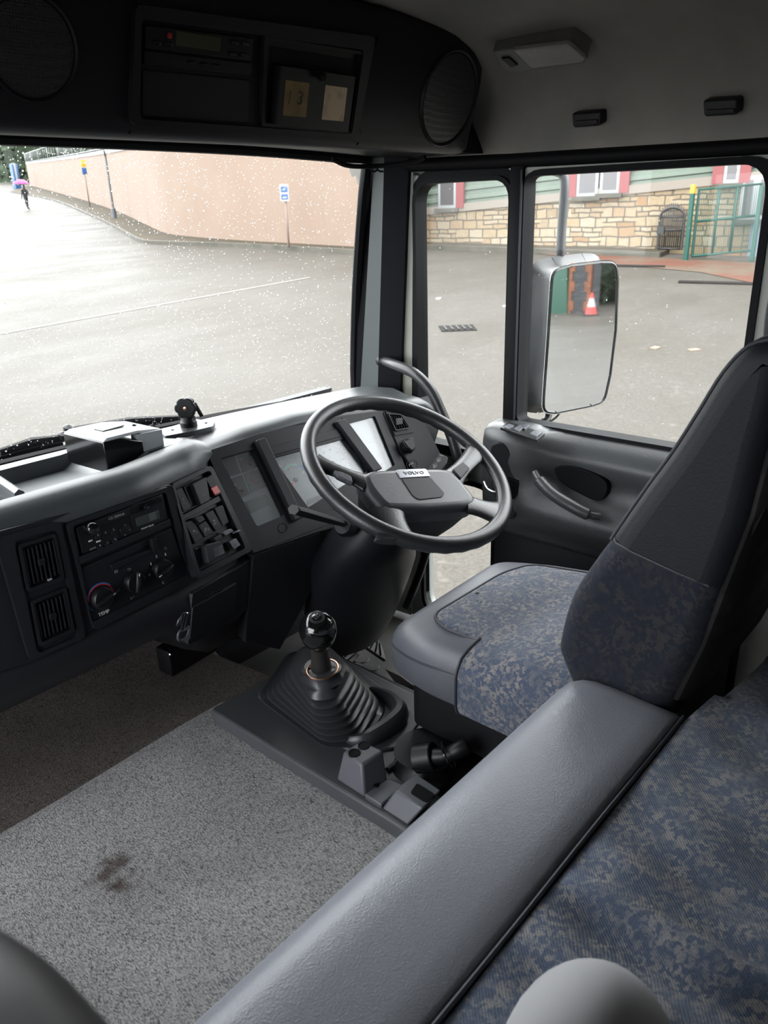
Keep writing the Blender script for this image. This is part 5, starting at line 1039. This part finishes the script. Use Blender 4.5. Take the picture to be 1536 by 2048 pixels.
# seat base, suspension gaiter and rails
softbody(rr(.40, .46, .80, .84, .03), .36, lambda x, y: .485, .01).build('cushion_pan', M['plastic_black'], ds)
m = MB(); rings = []
for k in range(9): e = .012*(k % 2); rings.append([V(p[0], p[1], .14+.027*k) for p in rr(.535+e, .46+e, .79-e, .78-e, .04)])
m.loft(rings).build('suspension_gaiter', M['rubber'], ds); MB().box((.665, .62, .11), (.25, .34, .06), .005).build('seat_base', M['plastic_dark'], ds)
# backrest: side outline on the real side plane, lower fabric and upper vinyl
BS = Pl((.37, 0, 0), (0, -1, 0), (0, 0, 1)); assert BS.n[0] < 0
fp = smooth([V(-.40, .565), V(-.455, .585), V(-.505, .665), V(-.511, .70), V(-.495, .78), V(-.462, .85), V(-.437, .895)], 4)
bp = [V(-.273, .862), V(-.288, .77), V(-.317, .667), V(-.34, .59)]
fu = smooth([V(-.436, .898), V(-.42, .931), V(-.39, .99), V(-.361, 1.044), V(-.335, 1.10), V(-.311, 1.153), V(-.285, 1.187), V(-.255, 1.197)], 4)
bu = [V(-.232, 1.18), V(-.235, 1.12), V(-.243, 1.06), V(-.251, .97), V(-.270, .870)]
whole = fp+fu[1:]+bu+bp                        # one outline; the seam splits it into a fabric and a vinyl part
nfp, nfu, nbu = len(fp), len(fp)+len(fu)-1, len(fp)+len(fu)-1+len(bu)
def back_part(name, idx, mt):
    W_ = [V(*p) for p in whole]; ar = sum(W_[i][0]*W_[(i+1) % len(W_)][1]-W_[(i+1) % len(W_)][0]*W_[i][1] for i in range(len(W_))); sg = 1 if ar > 0 else -1
    rings = []; seg = 6; bv = .032
    for side, d in ((-1, -.46), (1, 0)):
        ks = range(seg, -1, -1) if side < 0 else range(seg+1)
        for k in ks:
            t = k/seg*PI/2; q = inset(W_ if sg > 0 else W_[::-1], bv*(1-math.cos(t))); q = q if sg > 0 else q[::-1]
            off = (-.46+bv-bv*math.sin(t)) if side < 0 else (0-bv+bv*math.sin(t)); rings.append([BS.p(q[i][0], q[i][1], off) for i in idx])
    m = MB(); m.grid(rings); n = len(idx); m.add(rings[0], [tuple(range(n))]); m.add(rings[-1], [tuple(range(n))]); return m.build(name, mt, ds, ang=60)
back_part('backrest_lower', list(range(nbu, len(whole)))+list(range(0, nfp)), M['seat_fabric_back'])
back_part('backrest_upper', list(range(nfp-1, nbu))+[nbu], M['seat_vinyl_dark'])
MB().tube([BS.p(-.437, .896, -.020), BS.p(-.425, .893, -.005), BS.p(-.40, .888, .0006), BS.p(-.33, .874, .0006), BS.p(-.29, .866, -.003)], .0018, 6).build('seam', M['piping'], ds)
MB().tube([BS.p(p[0]+.003, p[1]-.002, -.004) for p in fu], .0024, 6).build('edge_piping', M['piping'], ds)
# worn back panel with tear
BB = Pl(V(.40, .247, 1.02), V(1, 0, 0), V(0, -.14, -1)); 
m = MB(); bpts = [(-.232, 1.17), (-.235, 1.12), (-.243, 1.06), (-.251, .97), (-.270, .87), (-.288, .77), (-.315, .667)]
m.loft([[V(x, -u-dd, z) for u, z in bpts]+[V(x, -u+.02, z) for u, z in bpts[::-1]] for x, dd in ((.385, .0), (.40, .012), (.5, .02), (.7, .02), (.80, .012), (.815, 0))]); m.build('back_panel', M['seat_side_worn'], ds, ang=60)
MB().tube([at(1425, 1160, 'x', .372), at(1440, 1175, 'x', .372), at(1455, 1200, 'x', .37), at(1450, 1225, 'x', .37)], .0035, 6).build('tear', M['rubber'], ds) if False else None
MB().tube(smooth([V(.398, .243, .985), V(.392, .250, .955), V(.396, .258, .93), V(.39, .264, .905)], 4), [.002]+[.004]*11+[.001], 6).build('tear', M['rubber'], ds)
hrp = [V(-.300, 1.10), V(-.308, 1.15), V(-.312, 1.21), V(-.304, 1.275), V(-.28, 1.315), V(-.24, 1.325), V(-.205, 1.27), V(-.205, 1.12)]
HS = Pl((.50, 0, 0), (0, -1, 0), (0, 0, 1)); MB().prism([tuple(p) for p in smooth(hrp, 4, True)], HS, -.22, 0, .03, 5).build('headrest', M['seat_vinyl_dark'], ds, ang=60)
# passenger seat, only its shoulder shows
ps = thing('passenger_seat', 'dark passenger seat backrest, blurred at the bottom left corner', 'seat', (-.75, .4, .3))
PSS = Pl((-.525, 0, 0), (0, 1, 0), (0, 0, 1)); pp_ = smooth([V(.62, .70), V(.60, .80), V(.53, .90), V(.44, .985), V(.35, 1.05), V(.26, 1.095), V(.19, 1.105)], 4)
if PSS.n[0] < 0: print('passenger normal')
MB().prism([tuple(p) for p in pp_]+[(.15, 1.08), (.17, .95), (.24, .80), (.32, .70)], PSS, -.42, 0, .03, 5).build('backrest', M['seat_vinyl_lit'], ps, ang=60)
softbody(rr(-.98, .50, -.56, .92, .05), .45, lambda x, y: .60, .03).build('cushion', M['seat_vinyl'], ps, ang=60); MB().box((-.77, .70, .38), (.30, .32, .16), .01).build('seat_base', M['plastic_black'], ps)
# bunk
bk = thing('bunk', 'long bunk with grey leather front bolster and blue patterned mattress', 'bunk', (0, 0, .3))
def zw(x, y):
    q = x+.06*(y-.17)+.006*math.sin(y*16); G = lambda c, w_: math.exp(-((q-c)/w_)**2)
    fold = .016*G(.006, .013)-.012*G(-.030, .020)+.006*G(.060, .016)-.006*G(.088, .02)+.009*G(-.085, .022)-.006*G(-.125, .02)
    fold *= .35+.65*min(1, max(0, (.34-y)/.2))
    return .658+(fold+.0035*math.sin(x*23+y*15)*math.sin(y*19-x*7)+.002*math.sin(x*47-y*30))*(1 if y < .25 else max(0, (.292-y)/.042)) - (.02*max(0, (y-.262)/.03)**2 if x > .45 else 0)
xs = np.linspace(-1.12, 1.12, 320); ysr = np.linspace(-.68, .293, 80); m = MB()
yl = lambda x, y: y if x < .36 else -.68+(y+.68)*(1-(.030*min(1, (x-.36)/.25))/.973)
top_r = [[V(x, yl(x, y), zw(x, y)) for x in xs] for y in ysr]; top_r.append([V(x, yl(x, .293)+.004, zw(x, .29)-.02) for x in xs]); top_r.append([V(x, yl(x, .293), .52) for x in xs])
m.grid(top_r); m.build('mattress', M['bunk_fabric'], bk, ang=70)
zb = lambda x, y: .664-.16*max(0, y-.425)**1.2-.0015*abs(math.sin(x*9))
bol = rr(-1.12, .300, .366, .492, .012, 3); q_ = []
m = MB(); rings = []
prof_b = [(.300, .50), (.300, .655), (.302, .661), (.308, .6645), (.34, .666), (.40, .667), (.435, .665), (.455, .660), (.472, .650), (.484, .636), (.490, .61), (.490, .48)]
for x in list(np.linspace(-1.12, .34, 40))+[.352, .360, .365]:
    k = 0 if x <= .34 else (x-.34)/.025; rings.append([V(x, a, b-.006*k*k-(.0015*math.sin(x*11+a*30) if .64 < b else 0)) for a, b in prof_b])
m.loft(rings); m.build('bolster', M['bolster_leather'], bk, ang=60)
MB().tube([V(x, .2975, .660+.001*math.sin(x*17)) for x in np.linspace(-1.12, .362, 60)]+[V(.366, .30, .653)], .0026, 8).build('piping', M['piping'], bk)
MB().box((0, -.22, .38), (2.24, .92, .28), .01).build('bunk_base', M['plastic_dark'], bk)
# unidentified rounded grey fabric shape at the bottom edge, modelled as a dome
cu = thing('padded_bump', 'rounded light grey ribbed fabric shape standing on the blue bunk mattress', 'cushion', (-.15, .1, .66))
m = MB(); rings = []; cc = at(1165, 2010, 'z', .74)
for k in range(11):
    a = k/10*PI/2; rings.append([V(cc[0], cc[1]-.01, .65)+V(.088*math.cos(a)*math.cos(t)**1*1.0, .075*math.cos(a)*math.sin(t), .11*math.sin(a)) for t in np.linspace(0, 2*PI, 32, endpoint=False)])
m.loft(rings); m.build('cover', M['pad_fabric_grey'], cu, ang=80)
# carpet over the engine hump and in front of it
m = MB(); prof_c = [(1.295, .20), (1.298, .285), (1.290, .298), (1.27, .303), (1.0, .303), (.6, .303), (.44, .303), (.43, .1)]
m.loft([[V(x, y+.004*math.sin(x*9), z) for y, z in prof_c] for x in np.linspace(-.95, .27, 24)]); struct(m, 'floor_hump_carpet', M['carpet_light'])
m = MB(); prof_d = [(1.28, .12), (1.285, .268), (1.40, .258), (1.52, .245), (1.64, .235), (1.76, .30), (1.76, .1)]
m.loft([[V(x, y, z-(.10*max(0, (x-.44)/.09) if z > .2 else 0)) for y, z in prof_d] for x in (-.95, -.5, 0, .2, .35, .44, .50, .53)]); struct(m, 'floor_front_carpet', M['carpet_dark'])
struct(quadbox(.23, .60, .43, 1.285, .08, .285, .01), 'floor_tunnel_side', M['plastic_dark'])
# driver's rubber mat with round studs
fm = tag(quadbox(.56, 1.10, .50, 1.66, .08, .092, .003).build('floor_mat', M['footmat']), 'worn grey rubber floor mat with round studs under the pedals', 'floor mat')
for px, py in ((712, 1335), (742, 1333), (722, 1317)): 
    q = at(px, py, 'z', .094); MB().lathe([(0, 0), (.026, 0), (.024, .004), (0, .005)], V(q[0], q[1], .0915), (0, 0, 1), 20).build('stud', M['footmat'], fm)
# ------------------------------------------------------------------ GEAR CONSOLE
gcn = thing('gear_console', 'dark grey plastic console plate around the gear lever', 'console', (.4, 1.0, .3))
TP = Pl((0, 0, .335), (1, 0, 0), (0, 1, 0)); tq = [at(px, py, 'z', .335)[:2] for px, py in ((418, 1418), (545, 1350), (622, 1293), (660, 1286), (1030, 1495))]
xl = at(760, 1628, 'z', .335)[0]
MB().prism(rpoly([tuple(tq[0]), tuple(tq[1]), tuple(tq[2]), (tq[4][0]+.03, 1.20), (tq[4][0], .45), (xl-.02, .45), (xl, .72)], .015), TP, -.05, 0, .006, 3).build('plate', M['tray_grey'], gcn)
MB().prism(rpoly([at(px, py, 'z', .335)[:2] for px, py in ((512, 1395), (600, 1302), (660, 1300), (845, 1440), (800, 1500), (700, 1505))], .02), TP, 0, .006, .003).build('boot_frame', M['tray_grey'], gcn)
pth = [at(*p, 'z', .338) for p in ((775, 1540), (790, 1528), (868, 1458), (880, 1456), (1010, 1515))]
MB().tube(pth, .006, 8).build('recess_edge', M['tray_grey'], gcn)
MB().prism(rpoly([at(px, py, 'z', .335)[:2] for px, py in ((784, 1545), (872, 1464), (1010, 1524), (930, 1620))], .008), TP, -.01, .0012, .001).build('recess_floor', M['plastic_black'], gcn)
# gear lever
gl = thing('gear_lever', 'gear lever with glossy black ball knob in a ribbed rubber boot', 'gear lever', at(665, 1420, 'z', .34))
B6 = [V(*at(*p, 'z', .341)[:2]) for p in ((522, 1396), (585, 1306), (682, 1318), (768, 1412), (725, 1482), (655, 1492))]
T6 = [V(*at(*p, 'z', .47)[:2]) for p in ((590, 1335), (606, 1293), (652, 1290), (702, 1340), (668, 1398), (620, 1402))]
bot = rpoly(B6, .035, 5); tpp = rpoly(T6, .03, 5); cT = at(643, 1342, 'z', .50); n_b = len(bot); cbt = sum(bot)/n_b; ctt = sum(tpp)/n_b
def ring_b(t, out):
    z = .341+t*.135; k = t**.85; c = cbt*(1-k)+ctt*k
    return [V(*(c+((p-cbt)*(1-k)+(q-ctt)*k)*out), z) for p, q in zip(bot, tpp)]
rings = [ring_b(0, 1.08), ring_b(.03, 1.08)]
nf = 6
for k in range(nf):
    t0_, t1_ = .05+.83*k/nf, .05+.83*(k+1)/nf
    for tt, oo in ((.03, .86), (.15, .96), (.4, 1.05), (.65, 1.05), (.85, .97), (.97, .86)): rings.append(ring_b(t0_+(t1_-t0_)*tt, oo))
rings.append(ring_b(.93, .98)); rings.append(ring_b(.99, .92)); a_ = [math.atan2(*(p-ctt)[::-1]) for p in tpp]
for rr_, z in ((.042, .483), (.038, .487), (.036, .50), (.040, .503), (.040, .508), (.033, .512)): rings.append([V(cT[0]+rr_*math.cos(a), cT[1]+rr_*math.sin(a), z) for a in a_])
MB().loft(rings).build('boot', M['boot_rubber'], gl, ang=50)
kt = at(636, 1262, 'z', .612); kd = cT-V(kt[0], kt[1], .612); ax = V(kt[0]-cT[0], kt[1]-cT[1], .612-.50); axn = ax/np.linalg.norm(ax)
MB().lathe([(0, -.04), (.023, -.04), (.022, 0), (.019, .03), (.0175, .06), (.020, .078), (.027, .086)][:6]+[(.0, .08)], cT, axn, 24).build('shaft_sleeve', mat('sleeve_dark', (.02, .019, .018), .45), gl)
kc_ = V(kt[0], kt[1], .612); MB().lathe([(.001, -.042), (.018, -.041), (.025, -.032), (.0325, -.016), (.0355, .002), (.0335, .018), (.027, .030), (.016, .037), (.001, .0395)], kc_, axn, 36).build('knob', M['plastic_gloss'], gl, ang=80)
MB().lathe([(.001, .0385), (.015, .0378), (.0155, .0365), (.001, .036)], kc_, axn, 28).build('knob_cap', M['plastic_black'], gl)
KT = Pl(kc_+axn*.040, np.cross(V(0, 1, 0), axn), V(0, 1, 0)); text('1 3 5\nR 2 4', .006, KT, 0, 0, -.0003, 'shift_pattern', M['piping'], gl)
rg = at(645, 1340, 'z', .515); rx = V(.0, 0, 0); MB().tube([V(rg[0], rg[1], .517)+V(.031*math.cos(a), .031*math.sin(a), .004*math.cos(a)) for a in np.linspace(0, 2*PI, 36, endpoint=False)], .0022, 8, closed=True).build('copper_ring', M['copper_ring'], gl, label='worn copper coloured ring')
# rear lip of the boot well
w0 = [at(*p, 'z', .341) for p in ((690, 1488), (730, 1490), (780, 1462), (800, 1436), (782, 1408), (740, 1385))]
MB().tube([p+V(0, 0, .012) for p in smooth(w0, 5)], [.002+.018*math.sin(PI*i/25)**.7 for i in range(26)], 10, flat=1.3).build('boot_lip', M['boot_rubber'], gl)
# organiser block
og = thing('pen_holder', 'grey plastic holder block with two round holes and an open tray', 'holder', at(725, 1560, 'z', .34))
def hexl(name, base, topq, z0, z1, mt, par, rnd=.004):
    B_ = [at(*p, 'z', z0) for p in base]; T_ = [at(*p, 'z', z1) for p in topq]; return MB().loft([B_, T_]).build(name, M[mt], par, rnd=rnd)
A_ = [V(*at(*p, 'z', .335)[:2]) for p in ((673, 1559), (729, 1597))]; 
def hx(base, topq, z0, z1): 
    return [at(*p, 'z', z0) for p in base], [at(*p, 'z', z1) for p in topq]
B_ = [at(672, 1560, 'z', .335), at(729, 1597, 'z', .335)]; T_ = [at(686, 1503, 'z', .392), at(724, 1529, 'z', .392), at(767, 1501, 'z', .392), at(722, 1479, 'z', .392)]
B_ += [B_[1]+(T_[2]-T_[1])*1.12, B_[0]+(T_[3]-T_[0])*1.12]
MB().loft([[V(p[0], p[1], .335) for p in B_], T_]).build('block', M['plastic_grey'], og, rnd=.005)
for px, py in ((709, 1506), (728, 1491)):
    q = at(px, py, 'z', .3925); MB().lathe([(0, .0), (.0090, .0), (.0095, .0012), (.0115, .0014), (.012, -.002), (0, -.002)], q, (0, 0, 1), 20).build('hole', M['rubber'], og)
T2 = [at(790, 1580, 'z', .375), at(846, 1617, 'z', .375), at(884, 1580, 'z', .375), at(831, 1545, 'z', .375)]; B2_ = [at(763, 1618, 'z', .335), at(815, 1652, 'z', .335)]; B2_ += [B2_[1]+(T2[2]-T2[1])*1.1, B2_[0]+(T2[3]-T2[0])*1.1]
MB().loft([B2_, T2]).build('rear_block', M['plastic_grey'], og, rnd=.004)
cq = [at(*p, 'z', .3755)[:2] for p in ((820, 1586), (834, 1566), (872, 1590), (852, 1606))]; TQ = Pl((0, 0, .3755), (1, 0, 0), (0, 1, 0)); MB().prism(rpoly(cq, .006), TQ, -.003, .0008, .0005).build('cavity', M['rubber'], og)
fl_ = [B_[1], B2_[0], B2_[3], B_[2]]; MB().loft([[V(p[0], p[1], .33) for p in fl_], [V(p[0], p[1], .345) for p in fl_]]).build('tray', M['plastic_grey'], og, rnd=.003)
q = at(752, 1571, 'z', .346); MB().lathe([(0, 0), (.006, 0), (.005, .001), (0, .0012)], q, (0, 0, 1), 12).build('screw_hole', M['rubber'], og)
# parking brake valve
pb_ = thing('parking_brake', 'black parking brake valve lever with round cap on the console', 'parking brake', at(850, 1540, 'z', .335))
ob = [at(*p, 'z', .336)[:2] for p in ((800, 1540), (815, 1505), (860, 1490), (895, 1520), (885, 1560), (840, 1566))]
softbody(rpoly(ob, .02, 4), .335, lambda x, y: .372, .016).build('valve_body', M['plastic_black'], pb_, ang=60)
pa, pz_ = at(845, 1520, 'z', .375), at(882, 1522, 'z', .392); pe, pf = at(890, 1520, 'z', .395), at(928, 1496, 'z', .425)
MB().tube([at(832, 1518, 'z', .37), at(870, 1512, 'z', .385)], .028, 18, up=(0, 0, 1)).build('barrel', M['plastic_black'], pb_, rnd=.003)
MB().tube([at(868, 1514, 'z', .385), at(890, 1512, 'z', .395), at(898, 1510, 'z', .398)], [.017, .014, .012], 14).build('neck', M['plastic_black'], pb_)
MB().tube([at(896, 1511, 'z', .398), at(902, 1508, 'z', .402), at(932, 1492, 'z', .418), at(936, 1490, 'z', .420)], [.012, .0155, .0165, .013], 18).build('lever_knob', M['plastic_black'], pb_, ang=60)
rc_ = at(893, 1513, 'z', .397); d_ = at(932, 1492, 'z', .418)-rc_; d_ /= np.linalg.norm(d_); rx_ = np.cross(d_, V(0, 0, 1)); rx_ /= np.linalg.norm(rx_); ry_ = np.cross(d_, rx_)
MB().tube([rc_+d_*.004+rx_*.026*math.cos(a)+ry_*.026*math.sin(a) for a in np.linspace(0, 2*PI, 30, endpoint=False)], .0022, 8, closed=True).build('lift_ring', M['plastic_gloss'], pb_)
# pedals
for k, (q, lab) in enumerate((([(676, 1300), (698, 1286), (720, 1310), (699, 1330)], 'ribbed grey brake pedal pad beside the gear boot'), ([(728, 1291), (750, 1273), (762, 1286), (773, 1322)], 'slatted metal accelerator pedal in front of the seat corner'))):
    PP2 = Pl(at(*q[0], 'z', .17), V(1, -.1, 0), V(0, .62, .55)); t0 = thing('pedal', lab, 'pedal', PP2.hit(*q[0]))
    pprism(PP2, q, -.012, 0, .006, .002).build('pad', M['pedal_metal'], t0); Q = [V(*p) for p in q]
    for i in range(1, 4):
        a = Q[0]*(1-i/4)+Q[3]*(i/4); b = Q[1]*(1-i/4)+Q[2]*(i/4); MB().tube([PP2.hit(*(a*.9+b*.1), .001), PP2.hit(*(b*.9+a*.1), .001)], .0022, 6).build('rib', M['rubber'], t0)
    c = PP2.hit(*(sum(Q)/4), -.01); MB().tube([c, c+V(.0, .06, -.02), V(c[0], c[1]+.16, .10+.12*k)], .009, 8).build('arm', M['plastic_dark'], t0)
tag(MB().grid([[at(*p, 'z', .093+h) for p, h in zip(r, hh)] for r, hh in (([(770, 1338), (790, 1365), (830, 1392)], (.03, .02, .0)), ([(800, 1352), (828, 1372), (850, 1385)], (.035, .02, .002)))]).build('heel_plate', M['pedal_metal']), 'small ribbed metal heel plate beside the seat base', 'heel plate')
# ------------------------------------------------------------------ STEERING WHEEL AND COLUMN
WC = V(.594, .988, .837); WN = V(-.0205, -.4855, .874); WN /= np.linalg.norm(WN); wex = np.cross(V(0, 1, .2), WN); wex /= np.linalg.norm(wex)
WP = Pl(WC, wex, np.cross(WN, wex)); sw_ = thing('steering_wheel', 'large black four-spoke steering wheel turned slightly to the right', 'steering wheel', WC)
RM = .2185; rim = [WP.p(RM*math.cos(a), RM*math.sin(a)) for a in np.linspace(0, 2*PI, 96, endpoint=False)]
m = MB(); rings = []
for i, a in enumerate(np.linspace(0, 2*PI, 144, endpoint=False)):
    rad = WP.ex*math.cos(a)+WP.ey*math.sin(a); und = .0012*math.sin(a*36)
    rings.append([WP.o+rad*(RM+.0165*math.cos(b))+WP.n*(.0165*math.sin(b)*1.0-(und if math.sin(b) < -.3 else 0)) for b in np.linspace(0, 2*PI, 18, endpoint=False)])
m.grid(rings, cu=True, cv=True); m.build('rim', M['rim_leather'], sw_, ang=80)
WT = WP.sh(.012)
def wuv(px, py): return WT.uv(px, py)
pad = [wuv(*p) for p in ((722, 962), (721, 950), (742, 940), (800, 937), (873, 936), (898, 939), (922, 958), (955, 1000), (948, 1012), (930, 1018), (850, 1024), (775, 1023), (758, 1012), (735, 985))]
padp = [tuple(p) for p in rpoly(pad, .012, 3)]
MB().prism(padp, WT, -.030, .006, .018, 5).build('horn_pad', M['hub_pad'], sw_, ang=60)
cpd = sum(V(*p) for p in pad)/len(pad); m = MB(); m.loft([[WT.p(cpd[0]+(p[0]-cpd[0])*s_, cpd[1]+(p[1]-cpd[1])*s_, d) for p in padp] for s_, d in ((.72, -.105), (.86, -.07), (.96, -.032), (.96, -.024))]); m.build('hub_housing', M['plastic_black'], sw_, ang=50)
WB = WT.sh(.006)
pprism(WB, [(792, 939), (852, 937), (861, 952), (801, 956)], -.004, .0022, .003, .001).build('badge_plate', M['badge_silver'], sw_)
e1 = V(*WB.uv(852, 937))-V(*WB.uv(792, 939)); text('VOLVO', .0118, WB, *WB.uv(828, 946, .0022), .0026, 'badge_lettering', M['piping'], sw_, rot=math.degrees(math.atan2(e1[1], e1[0])), sx=1.25)
pprism(WB, [(803, 957), (861, 954), (890, 986), (884, 994), (838, 999), (826, 992)], -.004, .0016, .006, .001).build('centre_panel', M['bezel'], sw_)
def spoke(a, b, w0_, w1_, nm='spoke', off=-.006):
    A2, B3 = V(*WT.uv(*a)), V(*WT.uv(*b)); t = (B3-A2)/np.linalg.norm(B3-A2); s_ = V(-t[1], t[0]); m = MB(); rings = []
    for k in range(7):
        f = k/6; c = A2*(1-f)+B3*f; w_ = w0_*(1-f)+w1_*f+.010*(abs(2*f-1)**2.5); rings.append([WT.p(*(c+s_*w_*math.cos(q)), off-.006*f+.009*math.sin(q)) for q in np.linspace(0, 2*PI, 14, endpoint=False)])
    return m.loft(rings).build(nm, M['rim_leather'], sw_, ang=70)
spoke((735, 962), (632, 915), .018, .018); spoke((905, 955), (962, 893), .018, .022); spoke((935, 1003), (1004, 1022), .022, .034); spoke((775, 1015), (800, 1075), .030, .040)
pprism(WT, [(905, 938), (926, 923), (940, 935), (922, 957)], -.006, .006, .003, .002).build('spoke_switch', M['bezel'], sw_)
for q in ([(668, 940), (686, 944), (692, 958), (676, 950)], [(686, 944), (702, 952), (706, 964), (692, 958)]): pprism(WT, q, -.006, .006, .002, .001).build('spoke_button', M['plastic_grey'], sw_)
scn = thing('steering_column', 'wide dark plastic steering column shroud reaching down behind the gear lever', 'column', (.70, 1.3, .26))
m = MB(); rings = []
for c, rx_, ry_ in (((.603, 1.075, .715), .05, .05), ((.61, 1.10, .665), .085, .07), ((.64, 1.15, .61), .13, .085), ((.675, 1.20, .545), .165, .10), ((.70, 1.25, .45), .165, .11), ((.715, 1.295, .35), .150, .11), ((.72, 1.33, .27), .135, .10), ((.72, 1.34, .255), .12, .09)):
    rings.append([V(c)+V(rx_*math.cos(t), ry_*math.sin(t)*.9, ry_*math.sin(t)*.45 if c[2] > .5 else ry_*math.sin(t)*.2) for t in np.linspace(0, 2*PI, 36, endpoint=False)])
m.loft(rings).build('shroud', M['plastic_dark'], scn, ang=70)
for px, py in ((817, 1099), (792, 1115), (785, 1172)): MB().lathe([(0, 0), (.004, 0), (.003, .002), (0, .003)], at(px, py, 'y', 1.14), cF*-1, 8).build('screw', M['plastic_gloss'], scn)
s0, s1 = at(688, 1048, 'y', 1.10), at(590, 1020, 'y', 1.07)
st_ = thing('column_stalk', 'black control stalk reaching left below the instrument glass', 'stalk', s0)
MB().tube([s0, s0*.6+s1*.4, s1*.85+s0*.15, s1], [.010, .012, .0135, .012], 6, flat=.8).build('stem', M['plastic_black'], st_, rnd=.002); MB().tube([s1, s1+(s1-s0)/np.linalg.norm(s1-s0)*.006], .0135, 6, flat=.8).build('end_button', M['plastic_black'], st_)
cdir = s0-s1; MB().lathe([(0, 0), (.020, 0), (.026, .012), (.023, .03), (0, .03)], s0-V(.005, 0, 0), cdir, 20).build('collar', M['plastic_dark'], st_)
r0, r1_ = at(850, 950, 'y', 1.12), at(884, 912, 'y', 1.12); st2 = thing('column_stalk', 'black wiper stalk with white symbols right of the wheel hub', 'stalk', r0)
SP2 = Pl(r1_, (r1_-r0), np.cross(-cF, (r1_-r0))); 
if SP2.n@(CAM-r1_) < 0: SP2 = Pl(r1_, r1_-r0, -SP2.ey)
pprism(SP2, [(848, 943), (878, 905), (897, 914), (895, 926), (872, 952)], -.02, 0, .004, .003).build('stem', M['plastic_black'], st2)
for q, sk in (((882, 911), [[(-3, 0), (3, 1)]]), ((879, 920), SQ_), ((871, 932), SQ_)): sym(SP2, *q, sk, 'symbol', M['white_print'], st2, .0006)
tag(MB().tube([at(862, 1075, 'x', 1.06), at(838, 1150, 'x', 1.03), at(812, 1215, 'x', 1.0)], .012, 10).build('strut', M['plastic_black']), 'black diagonal strut between the steering column and the lower door window', 'strut')
